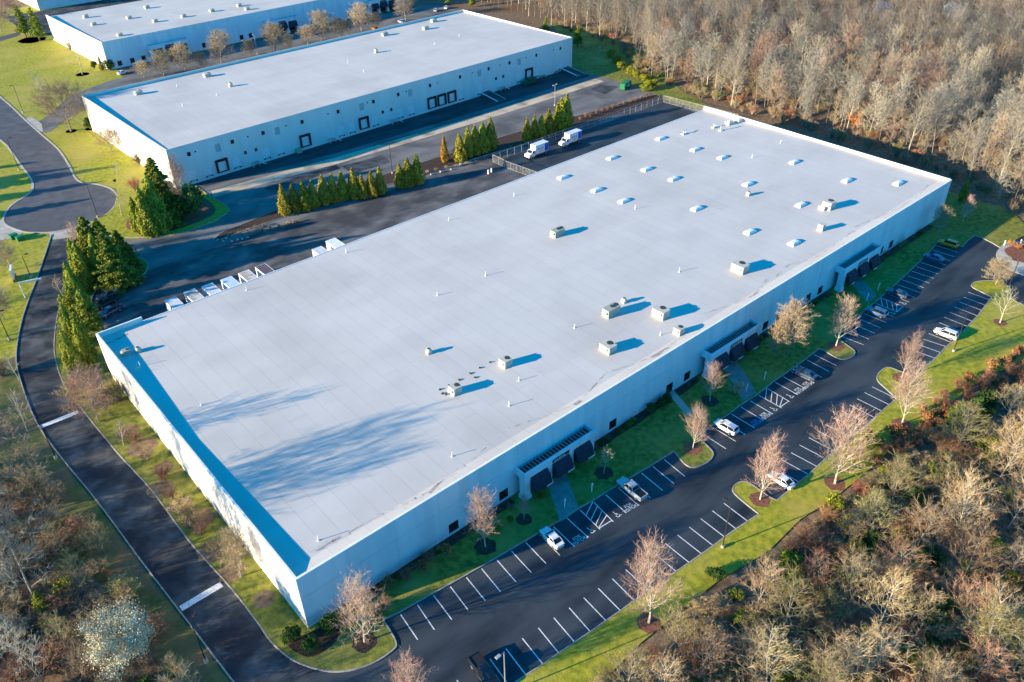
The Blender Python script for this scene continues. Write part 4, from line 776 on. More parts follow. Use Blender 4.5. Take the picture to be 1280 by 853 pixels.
# two posts in the rear court, and white posts at the exit pad
for p, lab in zip([(118.73, 103.27), (120.18, 103.52)], ('orange-banded white post beside its twin outside the yard gate',)*2):
    o = empty('traffic_drum', (p[0],p[1],0), 0, lab, 'bollard', 'pair of banded posts at the yard gate')
    MB().tube((0,0,0),(0,0,1.25),.26,.22,12).build('post', M['white'], o); MB().tube((0,0,.85),(0,0,1.1),.245,.235,12).build('band', M['yellow'], o)
for p, lab in zip([(182.74, -17.73), (185.97, -20.18)], ('white post at the lot end beside the orange shrubs','second white post by the orange shrubs at the exit pad')):
    o = empty('white_post', (p[0],p[1],.1), 0, lab, 'bollard', 'white posts at the exit pad'); MB().tube((0,0,-.1),(0,0,1.2),.16,.16,10).tube((0,0,1.2),(0,0,1.32),.16,.06,10).build('post', M['white'], o); MB().tube((0,0,-.1),(0,0,.08),.28,.24,10).build('base', M['concrete'], o)
# chain link fence
M['mesh'] = mat('chain_link', (0.34,0.36,0.37), rough=0.5, metal=0.3)
n_, l_ = M['mesh'].node_tree.nodes, M['mesh'].node_tree.links
tr = n_.new('ShaderNodeBsdfTransparent'); mxs = n_.new('ShaderNodeMixShader'); tcn = n_.new('ShaderNodeTexCoord'); mpn = n_.new('ShaderNodeMapping'); mpn.inputs['Rotation'].default_value = (0,R(45),0); mpn.inputs['Scale'].default_value = (13,13,13)
ck = n_.new('ShaderNodeTexBrick'); ck.inputs['Mortar Size'].default_value = .04; ck.inputs['Scale'].default_value = 1; ck.offset = 0; ck.inputs['Brick Width'].default_value = 1; ck.inputs['Row Height'].default_value = 1
sw = n_.new('ShaderNodeSeparateXYZ'); cb = n_.new('ShaderNodeCombineXYZ'); ad = n_.new('ShaderNodeMath')
l_.new(tcn.outputs['Object'], mpn.inputs[0]); l_.new(mpn.outputs[0], sw.inputs[0]); l_.new(sw.outputs[0], ad.inputs[0]); l_.new(sw.outputs[1], ad.inputs[1]); l_.new(ad.outputs[0], cb.inputs[0]); l_.new(sw.outputs[2], cb.inputs[1]); l_.new(cb.outputs[0], ck.inputs['Vector'])
l_.new(ck.outputs['Fac'], mxs.inputs[0]); l_.new(tr.outputs[0], mxs.inputs[1]); l_.new(n_['Principled BSDF'].outputs[0], mxs.inputs[2]); l_.new(mxs.outputs[0], n_['Material Output'].inputs[0])
def fence(p, q, label, h=2.4, step=3.0, name='chain_link_fence'):
    p, q = Vector(p), Vector(q); L = (q-p).length; o = empty(name, (p.x,p.y,0), math.atan2(q.y-p.y,q.x-p.x), label, 'fence'); n = max(1,round(L/step))
    for i in range(n+1): MB().tube((L*i/n,0,-.05),(L*i/n,0,h+.08),.05,.05,8).build('post', M['metal'], o)
    for i in range(n):
        x0, x1 = L*i/n, L*(i+1)/n
        MB().tube((x0,0,h),(x1,0,h),.05,.05,6).build('top_rail', M['metal'], o)
        MB().add([(x0,.02,.05),(x1,.02,.05),(x1,.02,h),(x0,.02,h)], [(0,1,2,3)]).build('mesh_panel', M['mesh'], o)
    MB().tube((0,0,.1),(L,0,.1),.03,.03,6).build('bottom_rail', M['metal'], o)
    return o
FW, FE = (125.34, 109.09), (204.88, 108.9)
fence(FW, FE, 'long chain-link fence behind the box trucks and conifers')
fence(FE, (207.5,79), 'chain-link fence at the wooded end of the yard', step=2.8)
fence((FW[0]+.1,FW[1]-.15), (125.41, 103.92), 'short chain-link return beside the yard gate', step=2.5)
fence((125.35, 103.48), (127.6,78.6), 'chain-link gate run closing the yard towards the warehouse', h=2.2, step=2.4, name='yard_gate')
# green roll-off container and bins
o = empty('roll_off_container', (*(207.11, 129.04),0), R(20), 'bright green roll-off container with white panel at the edge of the second court', 'container')
b = MB(); pr = [(-1.15,.35),(1.15,.35),(1.2,1.9),(.85,2.4),(-.85,2.4),(-1.2,1.9)]
b.loft([[(x,y*f,.35+(z-.35)*g) for y, z in pr] for x, f, g in ((-3.3,.8,.75),(-2.9,1,1),(2.9,1,1),(3.3,.85,.85))]); bod = b.build('body', M['green_box'], o)
for x in (-2.2,-1.1,0,1.1,2.2):
    for s in (-1,1): MB().box((x-.06,s*1.22-.05,.4),(x+.06,s*1.22+.05,1.85)).build('rib', M['green_box'], bod)
MB().box((-.9,-1.285,.85),(.9,-1.275,1.65)).build('white_panel', M['white'], bod)
b = MB()
for i in range(4): b.box((-.65+i*.36,-1.292,1.05),(-.42+i*.36,-1.286,1.45))
tag(b.build('panel_marks', M['green_box'], bod), kind='stuff')
MB().box((-3.1,-.5,.12),(3.1,.5,.36)).build('skid', M['trim'], o)
for x in (-2.4,2.4):
    for s in (-1,1): MB().tube((x,s*.55-.1,.16),(x,s*.55+.1,.16),.16,.16,10).build('roller', M['rubber'], o)
def at2(x, y, z=0): c, s = math.cos(B2R), math.sin(B2R); return (B2A[0]+x*c-y*s, B2A[1]+x*s+y*c, z)
o = empty('compactor', at2(139.5,-2.6), B2R, 'dark green compactor bin against the dock warehouse wall', 'bin')
MB().box((-1.6,-1.2,.3),(2.2,1.2,2.2)).build('body', M['green_dark'], o); b = MB().add([(-3.6,-1.0,.3),(-1.6,-1.0,.3),(-1.6,1.0,.3),(-3.6,1.0,.3),(-3.4,-.9,1.3),(-1.61,-.9,1.9),(-1.61,.9,1.9),(-3.4,.9,1.3)], [(3,2,1,0),(4,5,6,7),(0,1,5,4),(1,2,6,5),(2,3,7,6),(3,0,4,7)]); b.build('hopper', M['green_dark'], o); MB().box((-3.4,-.4,0),(2,.4,.29)).build('skid', M['trim'], o)
def stairs(x, label):
    o = empty('dock_stairs', at2(x,0), B2R, label, 'stairs', 'steel stairs on the dock wall')
    MB().box((-2.6,-1.5,1.15),(-.3,-.02,1.27)).build('landing', M['metal'], o)
    for i in range(6): MB().box((-.3+i*.3,-1.45,1.0-i*.19),(0.02+i*.3,-.1,1.06-i*.19)).build('tread', M['metal'], o)
    for y in (-1.5,-.06):
        MB().bar((-.3,y,1.15),(1.6,y,-.05),.06,.22).build('stringer', M['white'], o)
        b = MB().tube((-2.6,y,1.27),(-2.6,y,2.2),.035,.035,6).tube((-.3,y,1.27),(-.3,y,2.2),.035,.035,6).tube((1.55,y,0),(1.55,y,1.0),.035,.035,6).tube((-2.6,y,2.2),(-.3,y,2.2),.035,.035,6).tube((-.3,y,2.2),(1.55,y,1.0),.035,.035,6); b.build('handrail', M['white'], o)
    for x_ in (-2.5,-.5): MB().box((x_-.06,-1.45,0),(x_+.06,-1.33,1.15)).build('leg', M['white'], o)
for x, lab in ((26.5,'steel dock stairs below the first pair of low windows'),(53.8,'steel dock stairs between the second black-sealed dock and two pale doors'),(78.4,'steel dock stairs beside the dock below the second pair of low windows'),(128,'steel dock stairs next to the green compactor')): stairs(x, lab)
def ramp(x, label, n=1):
    o = empty('dock_ramp', at2(x,0), B2R, label, 'ramp', 'ramps at the dock wall')
    b = MB().add([(-1.9,-.05,0),(1.9,-.05,0),(1.9,-.05,1.2),(-1.9,-.05,1.2),(-1.9,-9.5,0),(1.9,-9.5,0),(1.9,-9.5,.06),(-1.9,-9.5,.06)], [(0,1,2,3),(7,6,5,4),(0,4,5,1),(3,2,6,7),(0,3,7,4),(1,5,6,2)]); b.build('deck', M['asphalt_old'], o)
    for s in (-1,1): MB().bar((s*1.95,-.1,1.3),(s*1.95,-9.4,.15),.18,.35).build('kerb_wall', M['white'] if s < 0 else M['concrete'], o)
ramp(118.5, 'sloping dock ramp with a white kerb between the triple docks and the compactor')
ramp(160.5, 'long dock ramp at the wooded end of the dock wall')
for k, xx in enumerate((158.2,163.2)):
    o = empty('timber_barrier', at2(xx,-9.9), B2R, 'timber barrier at the foot of the end dock ramp', 'barrier', 'timber barriers at the ramp foot'); MB().box((-1.0,-.1,.45),(1.0,.1,.75)).build('beam', M['wood'], o)
    for s in (-1,1): MB().box((s*.8-.1,-.12,-.05),(s*.8+.1,.12,.9)).build('post', M['wood'], o)
for k, (xx, lab) in enumerate(((147.6,'timber cart standing at the wall beside the compactor'),(155.8,'low timber stand at the wall near the end ramp'))):
    o = empty('timber_stand', at2(xx,-1.0), B2R, lab, 'stand'); MB().box((-1.1,-.6,.8),(1.1,.6,.95)).build('top', M['wood'], o)
    for sx in (-1,1):
        for sy in (-1,1): MB().box((sx*.95-.08,sy*.5-.08,0),(sx*.95+.08,sy*.5+.08,.8)).build('leg', M['wood'], o)
# utility box on the dock wall
o = empty('utility_cabinet', at2(40,-.9), B2R, 'grey-green utility cabinet on the wall beside the second black-sealed dock', 'cabinet'); MB().box((-.9,-.5,0),(.9,.5,1.5)).build('case', M['unit_g'], o); MB().box((-.75,-.52,.1),(-.03,-.502,1.4)).build('door', M['unit_g'], o); MB().box((.03,-.52,.1),(.75,-.502,1.4)).build('door', M['unit_g'], o)
# white board sign on a brick base, tall white arm post, green boxes by the circle
c = (-3.65, 133.52); o = empty('board_sign', (c[0],c[1],0), R(75), 'white board sign on a brown brick base left of the drive', 'sign'); MB().box((-1.7,-.3,-.05),(1.7,.3,.7)).build('brick_base', M['brick'], o); MB().box((-1.55,-.16,.7),(1.55,.16,3.0)).build('board', M['white'], o); MB().box((-1.65,-.22,3.0),(1.65,.22,3.12)).build('cap', M['white'], o)
c = (-4.25, 122.72); o = empty('arm_post', (c[0],c[1],0), R(-18), 'white post with a long level arm beside the drive', 'post'); MB().tube((0,0,-.05),(0,0,4.0),.14,.12,10).build('post', M['white'], o); MB().box((-.2,-.14,3.75),(4.6,.14,4.05)).build('arm', M['white'], o); MB().box((1.6,-.17,3.72),(4.6,.17,4.08)).build('cover', M['white'], o)
for p, lab in zip([(2.08, 156.71), (3.08, 154.56)], ('green utility box on the grass at the turning circle','dark teal utility box beside the green one at the turning circle')):
    o = empty('utility_box', (p[0],p[1],0), R(10), lab, 'utility box', 'utility boxes at the turning circle'); MB().box((-.9,-.7,0),(.9,.7,1.1)).build('case', M['green_box'], o); MB().box((-.95,-.75,1.1),(.95,.75,1.2)).build('lid', M['green_box'], o)
# boulders along the tree bed
rr = random.Random(3)
bld = []
for k in range(3):
    b = MB(); rings = []
    for z, f in ((0,.8),(.2,1),(.45,.85),(.62,.4)): rings.append([(f*rr.uniform(.75,1.15)*math.cos(t*R(51.4))*.6, f*rr.uniform(.75,1.15)*math.sin(t*R(51.4))*.5, z*rr.uniform(.85,1.15)) for t in range(7)])
    b.loft(rings); bld.append(b.mesh('boulder', M['rock']))
PTS = [(40.8, 118.63), (41.49, 116.8), (42.87, 117.9), (43.15, 115.24), (44.61, 115.06), (45.72, 114.62), (47.19, 114.45), (104.11, 115.96), (105.84, 114.31), (108.98, 113.76), (112.34, 113.03), (116.7, 113.91)]
for i, p in enumerate(PTS):
    o = link('boulder', bld[i%3], None, (p[0],p[1],.10), rr.uniform(0,6), rr.uniform(.5,1.0)); tag(o, 'pale landscaping boulder along the kerb of the conifer bed', 'boulder', 'boulders edging the conifer bed')

# ================================================================ VEGETATION
def T_mat(name, c1, c2, rnd=0.2, hue=0.012, rough=0.9): return mat(name, c1, c2, 0.7, 3, rough=rough, rnd=rnd, hue=hue, spec=0.15)
V = {}
V['bark'] = T_mat('bark_grey', (0.20,0.18,0.145), (0.33,0.305,0.25)); V['bark_pale'] = T_mat('bark_pale', (0.42,0.38,0.30), (0.56,0.51,0.42), .12); V['bark_dark'] = T_mat('bark_dark', (0.10,0.08,0.06), (0.17,0.14,0.11))
V['twig'] = T_mat('twig_tan', (0.26,0.235,0.175), (0.38,0.35,0.275), .22, .012); V['twig_grey'] = T_mat('twig_grey', (0.24,0.23,0.19), (0.36,0.345,0.295), .2, .012); V['twig_pink'] = T_mat('twig_pink', (0.33,0.19,0.155), (0.47,0.33,0.26), .12, .015)
V['twig_buff'] = T_mat('twig_buff', (0.31,0.23,0.14), (0.46,0.36,0.23), .15, .012); V['twig_brown'] = T_mat('twig_brown', (0.28,0.18,0.13), (0.42,0.29,0.21), .2, .015); V['twig_rust'] = T_mat('twig_rust', (0.30,0.135,0.07), (0.44,0.23,0.13), .2, .015); V['twig_olive'] = T_mat('twig_olive', (0.26,0.24,0.11), (0.40,0.37,0.19), .2, .02)
V['fol_dark'] = T_mat('conifer_green', (0.09,0.12,0.016), (0.22,0.235,0.034), .2, .012); V['fol_gold'] = T_mat('arborvitae_gold', (0.15,0.16,0.014), (0.33,0.29,0.036), .2, .018); V['fol_orange'] = T_mat('browning_needles', (0.26,0.13,0.02), (0.40,0.22,0.035), .1)
V['fol_pine'] = T_mat('pine_green', (0.13,0.17,0.018), (0.28,0.31,0.04), .15, .012); V['fol_shrub'] = T_mat('shrub_green', (0.03,0.075,0.016), (0.07,0.13,0.028), .2, .015); V['fol_lime'] = T_mat('lime_leaves', (0.16,0.18,0.015), (0.31,0.31,0.03), .15, .015); V['fol_mag'] = T_mat('glossy_leaves', (0.05,0.095,0.02), (0.17,0.21,0.05), .1)
V['fol_rust'] = T_mat('oak_rust_leaves', (0.26,0.12,0.05), (0.42,0.22,0.10), .2, .015); V['fol_white'] = T_mat('blossom', (0.52,0.46,0.30), (0.66,0.60,0.43), .05); V['fol_orange2'] = T_mat('orange_leaves', (0.42,0.17,0.03), (0.62,0.28,0.06), .15)

V['scr_tan'] = T_mat('scrub_tan', (0.294,0.219,0.123), (0.461,0.362,0.218), .25, .015); V['scr_buff'] = T_mat('scrub_buff', (0.358,0.263,0.134), (0.538,0.413,0.235), .25, .015); V['scr_brown'] = T_mat('scrub_brown', (0.243,0.138,0.084), (0.384,0.237,0.146), .25, .015); V['scr_olive'] = T_mat('scrub_olive', (0.218,0.188,0.0784), (0.358,0.312,0.146), .25, .02)
class TB:      # numpy-friendly tree builder: tubes and twig spikes
    def __init__(s): s.v = []; s.f = []; s.mi = []
    def tube(s, pts, rads, n):
        base = len(s.v); up = Vector((0,0,1))
        for i, p in enumerate(pts):
            d = (pts[min(i+1,len(pts)-1)]-pts[max(i-1,0)])
            if d.length < 1e-6: d = up.copy()
            d.normalize(); a = Vector((1,0,0)) if abs(d.x) < .7 else Vector((0,1,0)); x = d.cross(a).normalized(); y = d.cross(x)
            for k in range(n):
                t = 2*math.pi*k/n; w = p+(x*math.cos(t)+y*math.sin(t))*rads[i]; s.v.append((w.x,w.y,w.z))
        for i in range(len(pts)-1):
            for k in range(n): a = base+i*n+k; b = base+i*n+(k+1)%n; s.f.append((a,b,b+n,a+n)); s.mi.append(0)
    def spike(s, p, q, r):
        d = q-p; a = Vector((0,0,1)) if abs(d.z) < .8*d.length else Vector((1,0,0)); x = d.cross(a); x.normalize(); y = d.cross(x); y.normalize(); k = len(s.v)
        for u, w in ((1,0),(-.5,.87),(-.5,-.87)): z = p+(x*u+y*w)*r; s.v.append((z.x,z.y,z.z))
        s.v.append((q.x,q.y,q.z)); s.f += [(k,k+1,k+3),(k+1,k+2,k+3),(k+2,k,k+3)]; s.mi += [1,1,1]
    def mesh(s, name, m, m2=None):
        me = bpy.data.meshes.new(name); me.from_pydata(s.v, [], s.f); me.materials.append(m)
        if m2: me.materials.append(m2); me.polygons.foreach_set('material_index', s.mi)
        me.update(); return me
def bare_tree(seed, H, trunk_h, n1, ang1, len1, twig_m, bark_m, dens=1.0, r0=None, tw=.022, lift=.25, lean=.05, low=0.0, shape=None):
    """trunk + limbs in one mesh, finer branches + twigs in another"""
    rr = random.Random(seed); A, C = TB(), TB(); r0 = r0 or H*.013
    def rv(): return Vector((rr.gauss(0,1),rr.gauss(0,1),rr.gauss(0,1))).normalized()
    pts = [Vector((0,0,-.1))]; d = Vector((rr.uniform(-lean,lean),rr.uniform(-lean,lean),1)).normalized(); n = 7; top = H*.93
    for i in range(n): d = (d+rv()*.07).normalized(); pts.append(pts[-1]+d*top/n)
    rads = [r0*(1.25 if i == 0 else 1-.86*i/n) for i in range(n+1)]; A.tube(pts, rads, 6)
    def along(t): i = min(n-1,int(t*n)); return pts[i].lerp(pts[i+1], t*n-i), rads[i]+(rads[i+1]-rads[i])*(t*n-i)
    def child(d, ang, az):
        a = Vector((1,0,0)) if abs(d.x) < .7 else Vector((0,1,0)); x = d.cross(a).normalized(); y = d.cross(x); return (d*math.cos(ang)+(x*math.cos(az)+y*math.sin(az))*math.sin(ang)).normalized()
    def limb(p, d, L, r, lev, tbm, ns, nseg):
        q = [p]; dd = d.copy()
        for i in range(nseg): dd = (dd+rv()*.16+Vector((0,0,lift*.35))).normalized(); q.append(q[-1]+dd*L/nseg)
        rs = [max(.008,r*(1-.75*i/nseg)) for i in range(nseg+1)]; tbm.tube(q, rs, ns); return q, rs
    for i in range(n1):
        t = trunk_h/H + (0.97-trunk_h/H)*(i+rr.random()*.8)/n1; p, r = along(min(.985,t/0.93 if t < .93 else .98)); u = (t-trunk_h/H)/(1-trunk_h/H)
        env = (1-.62*u) if shape is None else shape(u)
        d1 = child(Vector((0,0,1)), R(ang1)*(1.15-.55*u)*rr.uniform(.8,1.15), i*2.4+rr.random()*.8); L1 = len1*env*rr.uniform(.8,1.15)
        q1, s1 = limb(p, d1, L1, max(.03,r*.55), 1, A, 4, 4)
        n2 = max(3,int(L1*1.5*dens))
        for j in range(n2):
            t2 = .22+.78*(j+rr.random())/n2; k = min(3,int(t2*4)); p2 = q1[k].lerp(q1[k+1], t2*4-k); dl = (q1[k+1]-q1[k]).normalized()
            d2 = child(dl, R(rr.uniform(28,58)), j*2.4+rr.random()); L2 = L1*(.52-.26*t2)*rr.uniform(.75,1.2)+.35
            q2, s2 = limb(p2, d2, L2, max(.016,s1[k]*.5), 2, C, 3, 2)
            n3 = max(3,int((L2*3.2+2)*dens))
            for m_ in range(n3):
                t3 = .15+.85*(m_+rr.random())/n3; k3 = min(1,int(t3*2)); p3 = q2[k3].lerp(q2[k3+1], t3*2-k3); d3 = child((q2[k3+1]-q2[k3]).normalized(), R(rr.uniform(20,55)), rr.random()*6.28)
                d3 = (d3+Vector((0,0,lift))).normalized(); L3 = (.35+.34*L2)*rr.uniform(.6,1.25); e = p3+d3*L3; C.spike(p3, e, tw)
                for z in range(2 if dens < 1.3 else 3):
                    p4 = p3.lerp(e, rr.uniform(.2,.8)); C.spike(p4, p4+(d3+rv()*.75).normalized()*L3*rr.uniform(.4,.75), tw*.75)
    return (A.mesh('trunk', bark_m), C.mesh('crown', bark_m, twig_m), H)
def leaves(pos, nrm, size, m, name='crown', jitter=.8, seed=0, asp=1.0):
    """one triangle-pair leaf spray per point"""
    rng = np.random.default_rng(seed); n = len(pos); a = nrm+rng.normal(0,jitter,(n,3)); a /= np.linalg.norm(a,axis=1)[:,None]+1e-9
    t = np.cross(a, rng.normal(0,1,(n,3))); t /= np.linalg.norm(t,axis=1)[:,None]+1e-9; b = np.cross(a, t)
    s = (size*rng.uniform(.6,1.3,n))[:,None]; v = np.stack([pos-t*s, pos+b*s*.55*asp, pos+t*s, pos-b*s*.55*asp],1).reshape(-1,3)
    me = bpy.data.meshes.new(name); me.vertices.add(len(v)); me.vertices.foreach_set('co', v.astype(np.float32).ravel()); me.loops.add(4*n); me.loops.foreach_set('vertex_index', np.arange(4*n,dtype=np.int32)); me.polygons.add(n)
    me.polygons.foreach_set('loop_start', np.arange(0,4*n,4,dtype=np.int32)); me.polygons.foreach_set('loop_total', np.full(n,4,dtype=np.int32)); me.materials.append(m); me.update(calc_edges=True); return me
def stem(h, r, m):
    b = TB(); b.tube([Vector((0,0,-.1)),Vector((.02,0,h*.5)),Vector((0,.02,h))],[r,r*.7,.02],6); return b.mesh('trunk', m)
def arborvitae(seed, H, W, m, n=2600, size=.16):
    rng = np.random.default_rng(seed); u = rng.power(1.6,n); u = 1-u; az = rng.uniform(0,2*np.pi,n)
    lob = 1+.16*np.sin(az*5+u*9+seed)+.10*np.sin(az*9-u*14); prof = np.where(u < .18, .72+.28*(u/.18), (1-(u-.18)/.82)**.72)
    r = W/2*prof*lob*np.sqrt(rng.uniform(.35,1,n)); z = .15+u*(H-.15)+rng.normal(0,.08,n)
    pos = np.stack([r*np.cos(az),r*np.sin(az),z],1); nrm = np.stack([np.cos(az),np.sin(az),np.full(n,.35)],1)
    return (stem(H*.9,W*.06,V['bark_dark']), leaves(pos,nrm,size,m,seed=seed,jitter=.55,asp=1.3), H)
def conifer(seed, H, W, m, tiers=26, size=.22, droop=.25, base=.06, n_per=9):
    rng = np.random.default_rng(seed); P, N = [], []; st = TB()
    for i in range(tiers):
        u = (i+.5)/tiers; z0 = H*(base+(1-base)*u); L = W/2*(1-u)**.75*rng.uniform(.8,1.15)+.25
        for k in range(max(4,int(n_per*(1-.5*u)))):
            az = rng.uniform(0,6.283); Lk = L*rng.uniform(.65,1.12); m_ = int(10+Lk*26); t = rng.uniform(.12,1,m_)**.8; wdt = (.10+.30*Lk*t*(1.15-t))
            o = rng.normal(0,1,m_)*wdt; x = Lk*t*np.cos(az)-o*np.sin(az); y = Lk*t*np.sin(az)+o*np.cos(az); z = z0-droop*Lk*t**1.5+rng.normal(0,.10,m_)+.1*Lk*t
            P.append(np.stack([x,y,z],1)); N.append(np.tile([np.cos(az)*.5,np.sin(az)*.5,1.0],(m_,1)))
            st.spike(Vector((0,0,z0)), Vector((Lk*.9*math.cos(az),Lk*.9*math.sin(az),z0-droop*Lk*.7)), .04)
    st.tube([Vector((0,0,-.1)),Vector((0,0,H*.5)),Vector((0,0,H*.97))],[W*.035+.05,W*.022+.03,.02],7)
    return (st.mesh('trunk', V['bark_dark']), leaves(np.concatenate(P),np.concatenate(N),size,m,seed=seed,jitter=.7), H)
def bush(seed, H, W, m, n=1500, size=.14, lobes=9, stem_m='bark_dark', dense=.5):
    rng = np.random.default_rng(seed); P, N = [], []; st = TB()
    for k in range(lobes):
        az = rng.uniform(0,6.283); rad = W*.32*np.sqrt(rng.uniform(0,1)); zc = H*rng.uniform(.35,.78); R_ = np.array([W*.24,W*.24,H*.24])*rng.uniform(.75,1.25)*(1 if lobes < 30 else .6)
        c = np.array([rad*np.cos(az),rad*np.sin(az),zc]); d = rng.normal(0,1,(n//lobes,3)); d /= np.linalg.norm(d,axis=1)[:,None]
        P.append(c+d*R_*rng.uniform(dense,1,(n//lobes,1))); N.append(d)
        st.tube([Vector((0,0,-.1)),Vector((c[0]*.5,c[1]*.5,zc*.5)),Vector(c)],[.05*H**.5,.035*H**.5,.012],4)
    p = np.concatenate(P); p[:,2] = np.maximum(p[:,2],.03); return (st.mesh('trunk', V[stem_m]), leaves(p,np.concatenate(N),size,m,seed=seed,jitter=.7), H)
def twig_bush(seed, H, W, m, n=26, tw=.018, k2=20):
    rr = random.Random(seed); A, C = TB(), TB()
    for i in range(n):
        az = rr.random()*6.283; sp = math.sqrt(rr.random()); e = Vector((W/2*sp*math.cos(az),W/2*sp*math.sin(az),H*(1-.45*sp)*rr.uniform(.75,1.1))); mid = e*.5+Vector((0,0,H*.1)); s0 = Vector((e.x*.1,e.y*.1,-.05)); A.tube([s0,mid,e],[.035*H**.4,.022*H**.4,.008],3)
        for j in range(k2):
            t = rr.uniform(.25,1); p = mid.lerp(e,(t-.5)*2) if t > .5 else s0.lerp(mid,t*2); d = (Vector((rr.gauss(0,1),rr.gauss(0,1),rr.gauss(.7,.8)))+e.normalized()*.8).normalized(); L = H*.20*rr.uniform(.5,1.3); q = p+d*L; C.spike(p,q,tw)
            for z in range(2): p2 = p.lerp(q,rr.uniform(.3,.8)); C.spike(p2,p2+(d+Vector((rr.gauss(0,.6),rr.gauss(0,.6),rr.gauss(0,.6)))).normalized()*L*.6,tw*.8)
    return (A.mesh('trunk', V['bark']), C.mesh('crown', m), H)
_vase = lambda u: 1.0-.45*u
_ov = lambda u: .55+.9*u*(1-u)*1.6-.25*u
PROTO = {}
PROTO['forest'] = [bare_tree(10+i, 20, (3,4.5,4,5.5,2.5,4.5,4)[i], (20,17,22,16,20,18,19)[i], (44,52,38,56,48,42,50)[i], (6.0,5.4,6.4,5.8,5.6,6.2,5.2)[i], V[('twig_grey','twig','twig','twig_grey','twig_buff','twig_grey','twig_brown')[i]], V[('bark','bark_dark','bark_pale','bark','bark','bark','bark_dark')[i]], 1.0, tw=.030, r0=(.17,.15,.18,.14,.16,.17,.13)[i], lean=.12, shape=(lambda u: .7+.75*u*(1-u)*1.4-.25*u)) for i in range(7)]
PROTO['orn'] = [bare_tree(40+i, 10, 1.5, 34, 34, 5.0, V['twig_pink'], V['bark_pale'], 1.05, r0=.13, tw=.017, lift=.42, shape=_vase) for i in range(4)]
PROTO['round'] = [bare_tree(60+i, 8, 1.0, 32, 54, 4.6, V['twig_buff'], V['bark'], 1.5, r0=.16, tw=.02, lift=.2, shape=_ov) for i in range(3)]
PROTO['spread'] = [bare_tree(70+i, 9, 1.8, 28, 60, 6.4, V['twig_brown'], V['bark'], 1.3, r0=.18, tw=.018, lift=.22, shape=_ov) for i in range(2)]
PROTO['young'] = [bare_tree(80+i, 6, 1.4, 12, 45, 2.6, V['twig'], V['bark_pale'], 1.0, r0=.08, tw=.015, lift=.3) for i in range(2)]
PROTO['scrub'] = [bare_tree(90+i, 8, 1.0, 22, 46, 4.0, V[('scr_tan','scr_buff','scr_brown','scr_olive')[i]], V['bark_pale' if i == 1 else 'bark'], 1.1, r0=.10, tw=.021, lift=.3) for i in range(4)]
PROTO['twb'] = [twig_bush(100+i, 3, 3.4, V[('scr_tan','scr_brown','scr_buff','twig_rust','scr_olive')[i]]) for i in range(5)]
PROTO['arb'] = [arborvitae(110+i, 10, 3.3, V['fol_gold'], 3400, .17) for i in range(4)]
PROTO['arb_o'] = [arborvitae(118, 9, 2.9, V['fol_orange'])]
PROTO['con'] = [conifer(120+i, 12.5, 9.0, V['fol_dark'], 30, .27, .10, .03, 13) for i in range(3)]
PROTO['pine'] = [conifer(130+i, 12, 7, V['fol_pine'], 18, .24, .05, .12, 8) for i in range(2)]
PROTO['cedar'] = [arborvitae(140+i, 13, 5.2, V['fol_pine' if i else 'fol_dark'], 6200, .22) for i in range(2)]
PROTO['box'] = [bush(150, 2.2, 2.2, V['fol_shrub'], 1800, .11, 14, dense=.75), bush(151, 2.4, 2.3, V['fol_shrub'], 1800, .11, 14, dense=.75)]
PROTO['grn'] = [bush(160+i, 3.2, 3.4, V[('fol_shrub','fol_lime','fol_dark')[i]], 1500, .17, 11) for i in range(3)]
PROTO['rust'] = [bush(170+i, 2.6, 2.8, V['fol_rust' if i < 2 else 'fol_orange2'], 700, .14, 9, dense=.2) for i in range(3)]
PROTO['mag'] = [bush(180, 9, 6, V['fol_mag'], 3200, .30, 18)]
PROTO['buff'] = [None]; A_, C_, H_ = bare_tree(61, 11, 1.6, 30, 44, 5.0, V['twig_buff'], V['bark'], 1.35, r0=.2, tw=.024, lift=.25, shape=_ov); PROTO['buff'] = [(A_, C_, H_)]
A_, C_, H_ = bare_tree(66, 8, 1.0, 18, 50, 4.4, V['twig_grey'], V['bark'], .7, r0=.16, tw=.016, shape=_ov)
_b = bush(190, 8, 9, V['fol_white'], 17000, .085, 44, dense=.05); PROTO['white'] = [(A_, _b[1], 8)]
NV = {}
def plant(kind, p, h, label, cat='tree', group=None, name=None, var=None, rz=None, sx=1.0, z=0.0):
    L = PROTO[kind]; k = NV.get(kind,0); NV[kind] = k+1; t, c, H = L[(k if var is None else var)%len(L)]; s = h/H
    o = empty(name or 'tree', (p[0],p[1],z), random.random()*6.28 if rz is None else rz, label, cat, group, (s*sx,s*sx,s)); link('trunk', t, o); link('crown', c, o); return o
def inside(p, poly):
    x, y = p; c = False; n = len(poly)
    for i in range(n):
        (x0,y0),(x1,y1) = poly[i], poly[i-1]
        if (y0 > y) != (y1 > y) and x < (x1-x0)*(y-y0)/(y1-y0)+x0: c = not c
    return c
def scatter(poly, step, seed, jit=.42):
    rr = random.Random(seed); xs = [p[0] for p in poly]; ys = [p[1] for p in poly]; out = []; y = min(ys); r = 0
    while y < max(ys):
        x = min(xs)+(step/2 if r%2 else 0)
        while x < max(xs):
            p = (x+rr.uniform(-jit,jit)*step, y+rr.uniform(-jit,jit)*step)
            if inside(p, poly): out.append(p)
            x += step
        y += step*.87; r += 1
    return out
